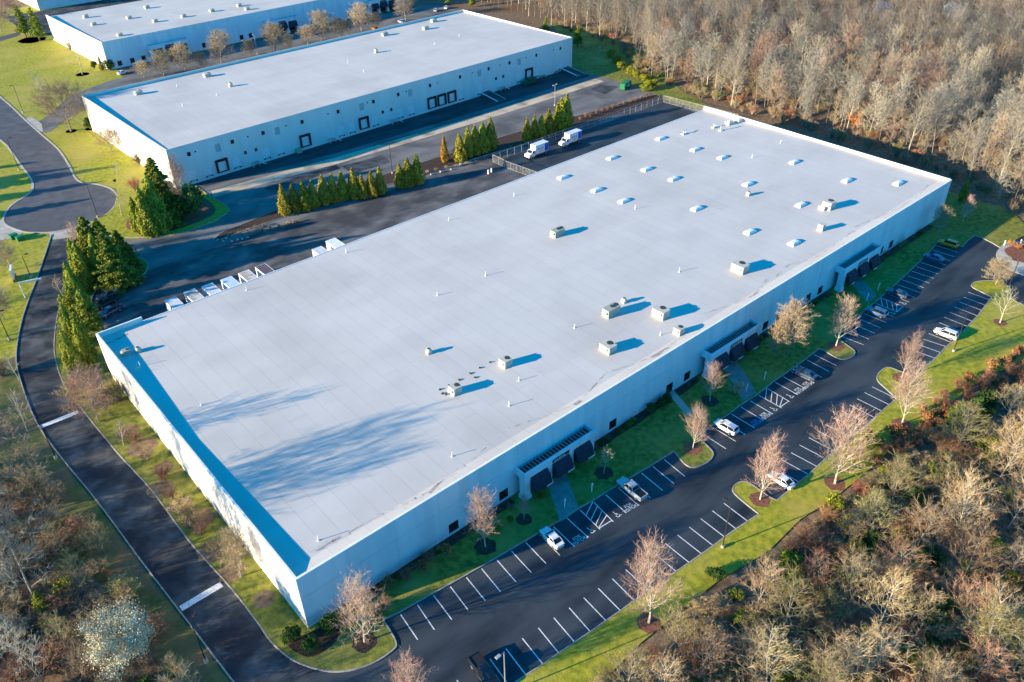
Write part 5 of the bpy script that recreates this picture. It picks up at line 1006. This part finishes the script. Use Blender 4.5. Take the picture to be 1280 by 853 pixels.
# ---- planted trees of the front lot
ORN = [((27.58, -5.31),11,'pink-budded bare tree in a mulch ring between the corner windows and the first entrance'),((35.65, -5.16),5.0,'small bare tree right before the first entrance pier'),((68.45, -12.65),8.2,'bare tree at the neck of the grass tip by the white SUV'),
 ((81.05, -6.59),8.0,'pink-budded tree before the left pier of the middle entrance'),((114.29, -12.89),10.5,'bare tree on the grass tip left of the third entrance'),((113.93, -27.08),9.5,'pink-tipped bare tree on the verge island opposite the middle entrance'),((101.03, -33.76),12,'tall pale bare tree on the verge right below the island tree'),
 ((78.93, -33.69),14,'tall spreading bare tree on the verge by the yellow shrub'),((66.81, -27.57),12,'bare tree on the island beside the white sedan'),((35.81, -30.91),14.5,'large pink-tipped bare tree on the verge below the empty stalls'),((4.23, -19.53),10,'pink-tipped bare tree at the bottom of the lot entrance'),((4.7, -7.07),11.5,'pink-tipped bare tree in a mulch ring on the corner lawn')]
for i, (p, h, lab) in enumerate(ORN): plant('orn', p, h*.92, lab, group='planted bare trees around the front lot', name='ornamental_tree', z=.1, sx=(.92,.75,1.0,.9,1.0,.85,1.0,1.05,.9,1.0,.95,1.05)[i]); disc(p, 1.7 if h > 6 else 1.3, 'mulch' if p[1] > -12 else 'mulch_red')
plant('young', (52.55, -6.46), 5, 'thin young tree in a mulch ring right of the first entrance', name='young_tree', z=.1); disc((52.55, -6.46), 1.6)
plant('buff', (104.52, -8.07), 11.5, 'buff-leaved full tree on the lawn between the middle and third entrances', name='buff_tree', z=.1); plant('buff', (102.05, -6.55), 7.5, 'smaller buff tree leaning beside the full buff tree', name='buff_tree', z=.1)
plant('twb', (86.22, -8.41), 3.2, 'buff twiggy shrub by the middle walk', 'shrub', name='shrub', var=2, z=.1)
plant('young', (147.14, -31.61), 8, 'pale green-barked young tree on the verge by the exit', name='young_tree', z=.1, sx=1.3); disc((147.14, -31.61), 1.4, 'mulch_red')
plant('round', (162.39, -24.29), 5.5, 'flat-topped buff tree on the tip island by the exit', name='topiary_tree', z=.1, sx=1.3)
plant('grn', (162.62, -24.98), 1.6, 'yellow shrub under the flat-topped tree', 'shrub', name='shrub', var=1, z=.1)
plant('young', (161.95, -1.64), 4, 'small pink-tipped tree close to the wall past the third entrance', name='young_tree', z=.1)
plant('buff', (176.8, -4.04), 7, 'tan full shrub-tree by the far wall end', name='buff_tree', z=.1); plant('orn', (187.85, -5.25), 6, 'rusty pink tree by the far warehouse corner', name='ornamental_tree', z=.1); plant('arb', (199.96, 0.45), 7, 'yellow-green conical evergreen behind the far warehouse corner', name='conical_evergreen', z=.1)
for p, lab in zip([(183.3, -18.82), (183.03, -20.8), (187.38, -20.93)], ('orange leafy shrub at the exit pad by the white post','orange leafy shrub in the middle of the exit pad bed','orange leafy shrub at the outer end of the exit pad bed')): plant('rust', p, 1.8, lab, 'shrub', 'orange shrubs by the exit pad', 'shrub', 2, z=.1)
# foundation planting along the front wall
rf_ = random.Random(77)
for x0_, x1_ in ((7,36),(56,84),(105,131),(152,178)):
    x_ = x0_
    while x_ < x1_:
        k_ = rf_.random()
        if abs(x_-77.5) > 2.2:
            if k_ < .45: plant('grn', (x_,-1.1-rf_.random()*.6), rf_.uniform(.7,1.3), 'small dark evergreen shrub in the bed along the front wall', 'shrub', 'foundation shrubs along the front wall', 'foundation_shrub', 2, z=.1, sx=1.2)
            elif k_ < .8: plant('twb', (x_,-1.1-rf_.random()*.6), rf_.uniform(.7,1.4), 'small brown dormant shrub in the bed along the front wall', 'shrub', 'dormant foundation shrubs along the front wall', 'foundation_shrub', 1, z=.1, sx=1.3)
        x_ += rf_.uniform(1.4,2.6)
# corner shrubs
for i, (p, h, lab) in enumerate((((-2.52, -0.43),3.0,'round clipped green shrub on the drive side of the warehouse corner'),((-1.32, -3.33),2.7,'round clipped green shrub in the middle of the three at the warehouse corner'),((1.81, -2.45),2.9,'round clipped green shrub on the lot side of the warehouse corner'))): plant('box', p, h, lab, 'shrub', 'clipped shrubs at the warehouse corner', 'clipped_shrub', z=.1)
bed('planting_bed', smooth([(-3.33, -0.36), (-2.28, -3.94), (0.37, -4.67), (2.62, -3.85), (3.44, -1.65), (0.14, -0.77)], 4, True))
for i, p in enumerate([(4.44, -2.55), (8.2, -4.52), (9.96, -4.31), (12.2, -2.2), (15.0, -2.6), (17.4, -2.4), (19.6, -1.9), (22.0, -2.2)]):
    plant('rust' if i%2 else 'twb', p, 2.4, 'rusty-leaved shrub in the bed along the front wall near the corner', 'shrub', 'rusty shrubs along the front wall', 'shrub', 0 if i%2 else 3, z=.1)
for x in (57,70.5,73.2,75,): plant('box', (x,-1.5), 2.0 if x > 60 else 1.4, 'dark rounded shrub against the front wall between the first and middle entrances', 'shrub', 'dark shrubs against the front wall', 'clipped_shrub', z=.1)
for x in (31,33.5,40.5,): plant('grn', (x,-4.2 if x < 40 else -3.9), 1.5, 'low dark shrub beside the first entrance', 'shrub', 'low shrubs by the first entrance', 'shrub', 2, z=.1)
# ---- strip along the lit end wall and the drive
plant('spread', (-6.65, 65.4), 9, 'wide bare tree between the drive and the warehouse corner', name='spreading_tree', z=.1); plant('young', (-5.59, 55.6), 5.2, 'small bare sapling on the sunny strip by the end wall', name='young_tree', z=.1)
plant('buff', (-2.89, 14.63), 9, 'buff bare tree close to the lit end wall above the lower white bar', name='buff_tree', z=.1, sx=.9); plant('twb', (-4.1, 29.66), 4.0, 'pale twiggy shrub by the end wall', 'shrub', None, 'shrub', 2, z=.1); plant('twb', (-4.47, 36.78), 2.6, 'low brown shrub at the foot of the end wall', 'shrub', None, 'shrub', 1, z=.1)
plant('twb', (-7.72, 75.26), 5.0, 'tan thicket at the drive side under the wide bare tree', 'shrub', None, 'shrub', 0, z=.1, sx=1.2); plant('twb', (-1.4, 69.47), 4.6, 'olive-tan thicket against the warehouse corner', 'shrub', None, 'shrub', 4, z=.1)
for i, (p, h, v) in enumerate([((-3.9, 79.21), 4, 0), ((-3.54, 69.81), 4.5, 4), ((-3.51, 55.42), 2.6, 1), ((-3.72, 49.18), 2.2, 0), ((-3.56, 42.43), 2.8, 3), ((-4.2, 33.2), 3.2, 2), ((-4.06, 26.72), 2.4, 1), ((-3.24, 21.25), 3.0, 2), ((-2.37, 18.39), 2.6, 0)]): plant('twb', p, h, ('tan','brown','buff','rusty','olive')[v]+' twiggy shrub on the strip along the lit end wall', 'shrub', 'shrubs along the lit end wall', 'shrub', v, z=.1, sx=1.2)
for i, (k, p, h, v, lab) in enumerate((('con',(13.99, 113.09),14,0,'dark conifer standing nearest the loading court kerb'),('cedar',(12.25, 117.21),13,1,'tall conifer in the middle of the clump by the drive'),('con',(17.74, 118.29),11,2,'dark conifer at the rounded end of the island'),('cedar',(8.28, 116.91),12,1,'dense upright evergreen on the drive side of the clump'),('con',(13.34, 126.66),13,1,'conifer at the junction end of the clump'),('con',(15.96, 125.3),12,2,'conifer tucked behind the clump toward the junction'),
   ('pine',(1.35, 99.64),11.5,0,'bright green feathery pine above the pickups'),('pine',(2.72, 97.12),10.5,1,'bright green pine closest to the pickups'),('cedar',(-1.66, 94.25),10,1,'yellow-green upright evergreen below the pines'),('cedar',(-1.56, 86.46),10,1,'yellow-green evergreen close to the warehouse corner'),('cedar',(-4.7, 83.48),10.5,1,'last yellow-green evergreen at the lower end of the clump'),('cedar',(3.92, 107.73),11,1,'upright evergreen between the dark clump and the pines'),('cedar',(4.87, 115.22),9,1,'small evergreen on the drive edge before the dark clump'),('cedar',(8.73, 124.07),10,1,'yellow-green evergreen on the drive edge near the junction'),('pine',(-0.06, 102.64),8,1,'small bright pine leaning over the drive edge'),('pine',(-0.54, 91.64),9,0,'bright pine between the upright evergreens'))): plant(k, p, h, lab, group='evergreens between the drive and the loading court', name='conifer_tree', var=v, z=.1)
plant('orn', (11.9, 133.5), 8, 'pink bare tree overhanging the drive at the junction', name='ornamental_tree'); plant('young', (2.43, 116.52), 5, 'small pale bare tree on the drive edge by the conifers', name='young_tree', sx=1.3)
for i, (k, p, h, lab) in enumerate((('young',(-17.35, 71.54),8,'pale bare tree at the left end of the upper white bar'),('round',(-3.48, 139.12),7,'grey bare tree behind the white board sign'),('spread',(-10.36, 115.6),6,'brown bare tree on the grass below the white board sign'),('young',(-8.09, 123.44),4,'thin bare tree by the arm post'),('twb',(-16.15, 93.27),4,'tan thicket at the left edge of the drive grass'),('young',(-14.12, 89.63),6,'thin pale tree on the grass left of the drive bend'))): plant(k, p, h, lab, 'shrub' if k == 'twb' else 'tree', None, 'shrub' if k == 'twb' else 'bare_tree')
# ---- island by the turning circle and upper lawns
for k, p, h, v, lab in (('cedar',(29.47, 133.5),13.5,1,'tall green column evergreen at the front of the circle island'),('cedar',(32.38, 133.87),15.5,1,'taller green column evergreen beside its twin on the circle island'),('cedar',(27.98, 137.37),10,1,'shorter green column evergreen on the circle island edge'),('con',(35.85, 137.64),14,0,'dark conifer behind the column evergreens on the circle island'),('con',(37.84, 146.51),15,1,'dark conifer near the dock warehouse corner'),('mag',(42.47, 135.36),10.5,0,'broad glossy-leaved evergreen at the dock warehouse corner'),
   ('round',(40.38, 140.01),8,None,'grey bare tree between the conifer and the glossy evergreen'),('orn',(45.64, 152.04),10,None,'pink bare tree against the dock warehouse corner'),('twb',(28.26, 141.54),2.5,1,'brown shrub in the mulch bed of the circle island'),('young',(27.67, 150.63),7,None,'bare sapling on the lawn beside the turning circle'),('young',(35.74, 176.08),5,None,'thin bare tree on the lawn above the turning circle'),('spread',(42.19, 200.21),6,None,'low brown bare tree before the lit wall of the dock warehouse'),('twb',(45.12, 183.89),4,1,'brown thicket on the lawn at the dock warehouse'),('twb',(36.78, 163.41),4.5,3,'rusty thicket behind the column evergreens'),
   ('spread',(38.56, 229.44),13,None,'large wide brown bare tree on the lawn by the street bend'),('box',(44.19, 227.18),3.8,0,'dark green shrub at the lit corner of the dock warehouse'),('young',(40.82, 268.64),10,None,'faint grey tree behind the large brown bare tree'),('pine',(63.41, 376.89),14,0,'bright conifer on the left of the pair beside the third warehouse'),('pine',(65.97, 364.39),14.5,1,'bright conifer on the right of the pair beside the third warehouse'),('young',(63.04, 295.13),12,None,'green-tinged open tree in red mulch by the third warehouse'),('twb',(71.47, 338.16),4,4,'olive thicket at the wall of the third warehouse'),
   ('arb',(70.97, 294.97),6,1,'small dark cone shrub at the third warehouse corner'),('box',(73.4, 292.58),4.5,1,'tall clipped shrub at the third warehouse front corner'),('box',(69.31, 299.74),3,0,'round shrub by the corner of the third warehouse'),('spread',(65.3, 413.59),10,None,'grey bare tree at the top corner beyond the side road'),('spread',(57.21, 395.5),9,None,'brown bare tree beyond the side road edge')):
    plant(k, p, h, lab, 'shrub' if k in ('twb','box') else 'tree', None, {'twb':'shrub','box':'clipped_shrub'}.get(k,'tree'), v, sx=1.35 if k == 'spread' else 1.0)
for p, r in zip([(38.56, 229.44), (44.19, 227.18), (63.04, 295.13), (63.66, 368.67), (27.67, 150.63), (35.74, 176.08)], (1.8,1.8,2.6,6,1.5,1.5)): disc(p, r, 'mulch_red', .0)
# ---- round trees before the third warehouse
for i, (p, h) in enumerate([((86.55, 268.97), 7.5), ((96.07, 270.18), 8), ((111.34, 269.32), 9.5), ((124.83, 270.89), 5), ((135.42, 267.25), 9.5), ((152.59, 269.91), 6), ((159.74, 270.27), 9.5), ((168.62, 269.06), 6.5), ((181.91, 271.69), 9), ((189.17, 270.57), 5.5), ((207.95, 273.12), 9.5), ((79.83, 272.63), 5), ((101.81, 267.61), 5), ((142.16, 267.58), 5), ((173.5, 270.07), 5)]):
    plant('round', p, h*1.12, 'round buff bare tree in the row behind the dock warehouse parapet' if h > 7 else 'low buff shrub-tree between the round trees behind the dock warehouse', group='round trees before the third warehouse' if h > 7 else 'low trees before the third warehouse', name='round_tree', sx=1.3)
for p in [(127.93, 300.29), (131.53, 300.51), (184.33, 306.24), (188.9, 306.23)]: plant('box', p, 3.6, 'dark rounded shrub against the third warehouse front', 'shrub', 'dark shrubs at the third warehouse', 'clipped_shrub')
# ---- the conifer rows in the bed between the courts
AR = [((61.14, 120.11), 9.0), ((64.08, 119.8), 8.2), ((66.67, 118.87), 8.4), ((69.15, 118.49), 8.0), ((72.46, 118.58), 8.6), ((75.12, 117.92), 8.6), ((77.84, 117.48), 8.4), ((80.67, 116.15), 8.8), ((82.32, 114.44), 7.2), ((84.82, 113.42), 7.6), ((87.6, 113.43), 8.2), ((94.07, 113.05), 7.4), ((96.47, 112.34), 8.6), ((99.26, 111.7), 9.2), ((118.68, 116.63), 8.8), ((122.77, 117.64), 9.6), ((125.55, 117.62), 9.4), ((128.61, 117.57), 9.4), ((131.53, 117.24), 10.4), ((144.22, 114.42), 7.6), ((147.28, 114.2), 8.2), ((149.87, 113.8), 7.8), ((153.38, 114.0), 8.6), ((157.51, 114.23), 9.4), ((158.9, 113.85), 11), ((161.79, 114.31), 11.8)]
for i, (p, h) in enumerate(AR):
    g = 'in the long row by the boulders' if i < 14 else ('in the tight group behind the fence corner' if i < 19 else 'in the golden group behind the box trucks')
    plant('arb', p, h, 'narrow golden-green arborvitae '+g, group='arborvitae '+g, name='arborvitae_tree', z=.1, sx=1.3+.35*((i*7)%5)/4)
plant('arb_o', (114.79, 119.28), 8.6, 'single browning orange arborvitae between the rows', name='arborvitae_tree', z=.1)
for i, p in enumerate([(170.2, 116.26), (173.81, 117.14), (174.99, 116.0), (178.67, 116.88), (180.65, 116.1), (184.42, 117.0), (187.04, 116.77), (189.68, 116.54), (192.98, 116.88), (195.68, 116.65), (198.4, 116.42), (201.14, 116.18), (204.59, 116.53)]): plant('twb', p, 1.5, 'low rusty shrub in the bed beyond the conifers', 'shrub', 'rusty shrubs along the bed', 'shrub', 3, z=.1)
for i, p in enumerate([(48.73, 114.83), (50.28, 115.22), (51.84, 115.61), (52.19, 114.04), (54.05, 115.42), (54.38, 113.85), (56.2, 114.66), (56.53, 113.08), (58.6, 114.31), (59.78, 113.86), (61.19, 113.82), (53.46, 117.87), (51.24, 118.05), (48.84, 117.8), (46.68, 117.98), (44.07, 118.58), (105.67, 116.09), (108.66, 115.71), (112.03, 115.0), (114.88, 113.95), (118.32, 113.22), (136.39, 112.8), (137.93, 112.25), (139.92, 112.21)]): plant('twb', p, 1.0, 'low tan dormant clump along the kerb of the conifer bed', 'shrub', 'dormant clumps in the conifer bed', 'dormant_clump', 2 if i%3 else 0, z=.1, sx=1.3)
# hedge at the wood edge, and single shrubs by the second warehouse
for i, p in enumerate([(232.49, 160.47), (227.46, 152.66), (222.87, 144.96), (219.67, 137.85), (218.09, 132.32), (217.28, 127.59), (214.41, 122.33), (209.67, 121.73)]): plant('grn', p, 3.4, 'yellow-green hedge shrub at the wood edge beside the green container', 'shrub', 'hedge beside the green container', 'hedge_shrub', 1, sx=1.3)
for p, lab in zip([(235.84, 203.39), (234.87, 182.07)], ('light green pine just behind the dock warehouse corner','bushy light green pine at the shaded wood edge')): plant('pine', p, 8.5, lab, name='pine_tree')
plant('young', (230.66, 165.59), 4, 'thin pale sapling on the shaded lawn behind the dock warehouse', name='young_tree')

# ---- the wood behind the warehouses: 300 nearest as trees, the rest as one mass
CAMP = Vector((-23.01,-71.88))
WOOD = [(269.63, 330.95), (254.67, 273.03), (255.52, 242.88), (250.16, 208.89), (249.1, 186.23), (241.14, 158.5), (221.14, 129.33), (220.36, 113.88), (216.14, 90.83), (216.22, 72.83), (216.61, 59.92), (216.29, 35.38), (213.69, 15.74), (210.16, 2.2), (204.34, -7.78), (195.11, -19.43), (208.99, -38.31), (678.41, 102.42), (367.27, 447.0)]
SHED = [(374.22, 116.88), (394.02, 91.99)]
pts = sorted([p for p in scatter(WOOD, 6.2, 5) if all(not (-8 < (Vector(s_)-Vector(p)).dot((Vector(s_)-CAMP).normalized()) < 34 and abs((Vector(s_)-Vector(p)).cross((Vector(s_)-CAMP).normalized())) < 8) for s_ in SHED)], key=lambda p: (Vector(p)-CAMP).length)
rr = random.Random(11)
for i, p in enumerate(pts[:300]):
    v = rr.randrange(7); kd = ('grey-twigged','tan-twigged','pale-trunked tan','grey broad-crowned','buff-twigged','pale-trunked grey','brown-twigged')[v]; plant('forest', p, rr.uniform(9,21), kd+' bare hardwood in the wood behind the warehouses', group=kd+' hardwoods behind the warehouses', name='hardwood_tree', var=v, sx=rr.uniform(.8,1.25))
def mass(name, pts, protos, hs, label, cat, seed):
    """one object: reduced copies of tree meshes merged"""
    rr = random.Random(seed); VS, FS, MI, mats_, off = [], [], [], [], 0; cache = {}
    for p in pts:
        pr = protos[rr.randrange(len(protos))]; h = rr.uniform(*hs); s = h/pr[2]; a = rr.random()*6.283; ca, sa = math.cos(a), math.sin(a)
        for me, keep in ((pr[0],1.0),(pr[1],.42)):
            if (me.name,keep) not in cache:
                co = np.empty(len(me.vertices)*3,dtype=np.float32); me.vertices.foreach_get('co', co); co = co.reshape(-1,3)
                fc = [tuple(q_.vertices) for q_ in me.polygons]; r2_ = random.Random(1)
                if keep < 1: fc = [f for i_, f in enumerate(fc) if (i_//3)%5 < 3]
                fc = [t_ for f in fc for t_ in ((f,) if len(f) == 3 else ((f[0],f[1],f[2]),(f[0],f[2],f[3])))]
                F = np.array(fc,dtype=np.int32); u_, inv = np.unique(F, return_inverse=True); cache[(me.name,keep)] = (co[u_], inv.reshape(-1,3).astype(np.int32))
            co, F = cache[(me.name,keep)]; m = me.materials[len(me.materials)-1]
            if m not in mats_: mats_.append(m)
            v = np.stack([(co[:,0]*ca-co[:,1]*sa)*s+p[0],(co[:,0]*sa+co[:,1]*ca)*s+p[1],co[:,2]*s],1); VS.append(v); FS.append(F+off); off += len(v); MI.append(np.full(len(F),mats_.index(m),dtype=np.int32))
    v = np.concatenate(VS).astype(np.float32); F = np.concatenate(FS); n = len(F); me = bpy.data.meshes.new(name)
    me.vertices.add(len(v)); me.vertices.foreach_set('co', v.ravel()); me.loops.add(3*n); me.loops.foreach_set('vertex_index', F.ravel()); me.polygons.add(n); me.polygons.foreach_set('loop_start', np.arange(0,3*n,3,dtype=np.int32)); me.polygons.foreach_set('loop_total', np.full(n,3,dtype=np.int32))
    for m in mats_: me.materials.append(m)
    me.polygons.foreach_set('material_index', np.concatenate(MI)); me.update(calc_edges=True)
    o = link(name, me); tag(o, label, cat, None, 'stuff'); print('mass', name, len(pts), n); return o
far = pts[300:]
print('wood', len(pts))
mass('far_wood', far, PROTO['forest'], (14,21), 'far bare wood reaching to the top of the view', 'wood', 3)

# undergrowth along and inside the wood
EDGE = [WOOD[i] for i in range(3,15)]; k = 0
for a, b in zip(EDGE[:-1], EDGE[1:]):
    a, b = Vector(a), Vector(b); n = max(1,int((b-a).length/4.0))
    for i in range(n):
        p = a.lerp(b,(i+rr.random())/n)+Vector((rr.uniform(-1,5),rr.uniform(-1,5))); k += 1
        v = rr.choice((0,0,1,1,2,3,4)); plant('twb', p, rr.uniform(2.2,4.5), ('tan','brown','buff','rusty','olive')[v]+' thicket shrub at the edge of the wood', 'shrub', 'thicket shrubs at the wood edge', 'thicket_shrub', v, sx=1.15)
und = scatter(WOOD, 7.4, 21); und.sort(key=lambda p: (Vector(p)-CAMP).length)
mass('undergrowth', und[:520], PROTO['twb'], (2.0,4.2), 'brown undergrowth filling the wood behind the warehouses', 'undergrowth', 8)
for p, h, lab in zip([(229.59, 49.43), (345.55, 141.92), (243.03, 285.01), (248.43, 271.87), (222.27, 104.29)], (6,12,9,8,4), ('small orange-leaved tree glowing inside the wood','dark green pine deep in the wood','green conifer beyond the far corner of the dock warehouse','second green conifer beyond the dock warehouse corner','low olive evergreen at the fence corner')):
    plant('rust' if h == 6 else ('pine' if h > 5 else 'grn'), p, h, lab, name='tree', var=2 if h == 6 else None)
BUSHQ = []
def in_view(p):
    d = Vector((p[0],p[1],1.5))-cam.matrix_world.translation; z = d.dot(_f); return z > 1 and abs(d.dot(_r2)/z) < .665 and abs(d.dot(_u2)/z) < .45
# ---- scrub on the far side of the verge
SCRUB = [(17.24, -32.43), (25.31, -33.05), (33.29, -33.23), (41.14, -33.77), (49.55, -34.34), (58.6, -35.38), (67.87, -35.66), (76.3, -36.88), (87.4, -36.31), (101.45, -34.73), (111.75, -35.62), (125.67, -36.82), (141.76, -40.08), (163.37, -49.05), (140.43, -66.45), (79.01, -82.63), (50.07, -76.42), (13.66, -44.01), (14.02, -34.36)]
SCRUB2 = [(14.02, -34.36), (21.97, -34.81), (29.76, -35.19), (37.25, -35.78), (45.35, -36.48), (53.97, -37.57), (62.5, -38.08), (70.19, -39.51), (79.8, -40.04), (90.43, -40.35), (99.7, -41.36), (111.92, -42.81), (127.8, -45.48), (145.19, -54.73), (140.43, -66.45), (79.01, -82.63), (50.07, -76.42), (13.66, -44.01)]
BAND = [(86.9, -35.86), (96.43, -33.63), (106.85, -34.25), (117.34, -35.26), (131.28, -36.69), (146.75, -39.7), (140.14, -46.61), (126.7, -44.49), (115.36, -42.03), (105.72, -39.21), (92.69, -38.49)]
LAB = {'scrub':('tan','buff','brown','olive')}
used = []
def free(p, d):
    if any((p[0]-q_[0])**2+(p[1]-q_[1])**2 < d*d for q_ in used): return False
    used.append(p); return True
for i, (k_, p, h, v, lab) in enumerate((('scrub',(50.84, -55.16),9.5,1,'large fan-shaped buff tree in the scrub'),('scrub',(60.31, -46.84),9,0,'tan upright tree in the scrub below the verge trees'),('scrub',(67.33, -62.78),10,1,'pale buff tree leaning in the scrub corner'),('scrub',(40.35, -43.43),8,0,'tan tree close to the verge in the scrub'),('scrub',(90.05, -56.59),10,1,'tall cream tree at the scrub edge'),('grn',(90.98, -32.87),4,1,'yellow-green bush by the verge trees'),('grn',(82.34, -45.14),4,0,'dark green bush in the shaded middle of the scrub'),('grn',(102.63, -47.53),4,1,'lime bush among the rusty shrubs'),('grn',(110.17, -50.35),4.2,1,'bright lime bush at the scrub edge'),('grn',(115.98, -41.04),4.2,0,'green bush behind the rusty band'),('grn',(92.03, -44.34),3.6,2,'dark evergreen bush in the scrub hollow'),('grn',(73.03, -36.71),3,1,'small lime bush under the tall verge tree'),('grn',(64.64, -55.24),5,0,'olive green bush with red tips in the scrub'),('rust',(90.66, -50.83),3,2,'bright orange-leaved bush in the scrub'),('pine',(106.76, -40.16),6,0,'feathery green evergreen in the rusty band'),('pine',(53.99, -41.16),5,1,'small blue-green evergreen in the scrub'),('grn',(48.84, -32.17),2.4,0,'low green bush at the verge'))):
    used.append(p); plant(k_, p, h, lab, 'bush' if k_ in ('grn','rust') else 'tree', None, 'bush' if k_ in ('grn','rust') else 'scrub_tree', v, sx=1.15)
for p in scatter(BAND, 2.1, 31):
    if not free(p, 1.5): continue
    v = rr.choice((0,1,0)); r_ = rr.random()
    if r_ < .6: plant('rust', p, rr.uniform(1.6,2.8), 'rusty-leaved low bush in the dense band along the verge', 'bush', 'rusty bushes along the verge', 'rusty_bush', v, sx=1.2)
    else: plant('twb', p, rr.uniform(1.8,3), 'brown twiggy bush in the dense band along the verge', 'bush', 'twiggy bushes along the verge', 'twiggy_bush', 3, sx=1.2)
for p in scatter(SCRUB, 2.8, 33):
    if inside(p, BAND): continue
    r_ = rr.random()
    if r_ < .30 and inside(p, SCRUB2):
        if free(p, 2.3): v = rr.randrange(4); plant('scrub', p, rr.uniform(5.5,10), LAB['scrub'][v]+' bare tree growing in the scrub below the verge', 'tree', LAB['scrub'][v]+' trees of the scrub', 'scrub_tree', v, sx=1.2)
    elif r_ < .78:
        if free(p, 1.5): v = rr.choice((0,0,1,2,2,3,3,4,4)); BUSHQ.append((p, rr.uniform(2.0,4.2) if inside(p, SCRUB2) else rr.uniform(1.9,3.2), v, ('tan','brown','buff','rusty','olive')[v]+' twiggy bush in the scrub below the verge', ('tan','brown','buff','rusty','olive')[v]+' bushes of the scrub'))
    elif r_ < .97:
        if free(p, 1.6): v = rr.choice((0,1,1,2)); plant('grn', p, rr.uniform(1.8,3.6) if inside(p, SCRUB2) else rr.uniform(1.4,2.4), ('green','lime','dark olive')[v]+' leafy bush in the scrub below the verge', 'bush', ('green','lime','dark olive')[v]+' bushes of the scrub', 'green_bush', v, sx=1.2)
# ---- the wood left of the drive
BLO = (-20.91, 11.16)
LEFTW = [(-23.31, 66.17), (-19.35, 52.22), (-17.44, 36.2), (-16.52, 21.73), (-16.01, 8.38), (-16.75, 0.11), (-27.95, -5.78), (-52.59, 16.17), (-68.13, 58.79), (-54.79, 99.82), (-32.42, 83.8)]
for k_, p, h, v, lab in (('white',(-20.91, 11.16),10.5,0,'white-blossomed tree in the wood beside the drive'),('forest',(-28.19, 32.79),19,0,'big pale-limbed tree at the edge of the left wood'),('forest',(-31,37),25,2,'tall bare tree of the left wood behind the pale-limbed one'),('forest',(-27,29),23,0,'tall spreading tree in the left wood whose shadow falls on the roof'),('forest',(-36,31),24,4,'tall buff tree deep in the left wood'),('forest',(-29.97, 14.92),14,5,'grey bare tree at the bottom of the left wood'),('forest',(-28.83, 53.17),20,4,'tall bare tree near the grass edge of the left wood'),('scrub',(-21.38, 27.61),7,3,'small grey tree with olive twigs in the left wood'),('grn',(-23.8, 28.84),3.2,1,'lime green bush in the left wood'),('pine',(-26.69, 27.2),5,0,'small green pine in the left wood'),('grn',(-20.95, 5.34),3,0,'green bush below the white-blossomed tree'),('rust',(-17.83, 27.9),1.6,0,'rusty-leaved bush beside the drive verge'),('rust',(-26.78, 42.5),1.8,0,'rusty-leaved bush under the pale-limbed tree'),('scrub',(-22.17, 36.25),7,3,'grey scrub tree by the verge in the left wood'),('scrub',(-16.59, 33.31),6,3,'thin grey tree leaning toward the drive')):
    used.append(p); plant(k_, p, h, lab, 'bush' if k_ in ('grn','rust') else 'tree', None, 'bush' if k_ in ('grn','rust') else 'tree', v)
for p in scatter(LEFTW, 2.5, 41):
    r_ = rr.random()
    if r_ < .16:
        if math.hypot(p[0]-BLO[0]+5,p[1]-BLO[1]-2) > 13 and free(p, 3.4): plant('forest', p, rr.uniform(13,21), 'tall bare hardwood in the wood left of the drive', 'tree', 'bare hardwoods left of the drive', 'hardwood_tree', sx=.95)
    elif r_ < .36:
        if free(p, 2.2): plant('scrub', p, rr.uniform(4,7.5), 'bare scrub tree in the wood left of the drive', 'tree', 'scrub trees left of the drive', 'scrub_tree', rr.choice((0,3,3,2)))
    elif r_ < .85:
        if free(p, 1.6): v = rr.choice((0,1,1,2,4)); BUSHQ.append((p, rr.uniform(2.0,4.4), v, ('tan','brown','buff','rusty','olive')[v]+' twiggy bush in the wood left of the drive', ('tan','brown','buff','rusty','olive')[v]+' bushes left of the drive'))
# trees across the street whose shadows reach over it
for x, y, h in ((-24,196,14),(-20,206,15),(-30,214,15),(-26,184,13),(-34,226,14)): plant('con', (x,y), h, 'conifer across the street from the turning circle', 'tree', 'conifers across the street', 'conifer_tree')
for x, y in ((-38,92),(-46,104),(-42,118),(-55,84),(-36,132)): plant('forest', (x,y), rr.uniform(13,18), 'bare hardwood on the grass left of the drive bend', 'tree', 'hardwoods left of the drive bend', 'hardwood_tree')

BUSHQ.sort(key=lambda b_: (not in_view(b_[0]), (Vector(b_[0])-CAMP).length))
for p, h, v, lab, g in BUSHQ[:240]: plant('twb', p, h, lab, 'bush', g, 'twiggy_bush', v, sx=1.35)
mass('brushwood', [b_[0] for b_ in BUSHQ[240:]], PROTO['twb'], (2.0,4.0), 'tangled brushwood between the bushes of the scrub', 'brushwood', 12)

# two sheds beyond the wood
M['blue_roof'] = mat('blue_sheet_roof', (0.05,0.20,0.45), rough=0.5)
for s_, m_, lab in zip(SHED, ('blue_roof','white'), ('far shed with a blue sheet roof glimpsed beyond the wood','far shed with a white roof glimpsed beyond the wood')):
    o = empty('shed', (s_[0],s_[1],0), R(35), lab, 'shed'); b = MB()
    b.add([(-7,-4,0),(7,-4,0),(7,4,0),(-7,4,0),(-7,-4,3.6),(7,-4,3.6),(7,4,3.6),(-7,4,3.6),(-7,0,5.2),(7,0,5.2)], [(0,1,5,4),(1,2,6,9,5),(2,3,7,6),(3,0,4,8,7)]); b.build('wall', M['wall_w'], o)
    for sg in (-1,1): MB().bar((-7.4,sg*2.15,4.42),(7.4,sg*2.15,4.42),4.9,.12,up=(0,sg*.37,.93)).build('roof_slope', M[m_], o)
    MB().box((-1.2,-4.06,0),(1.2,-4.003,2.6)).build('door', M['frame_dark'], o)
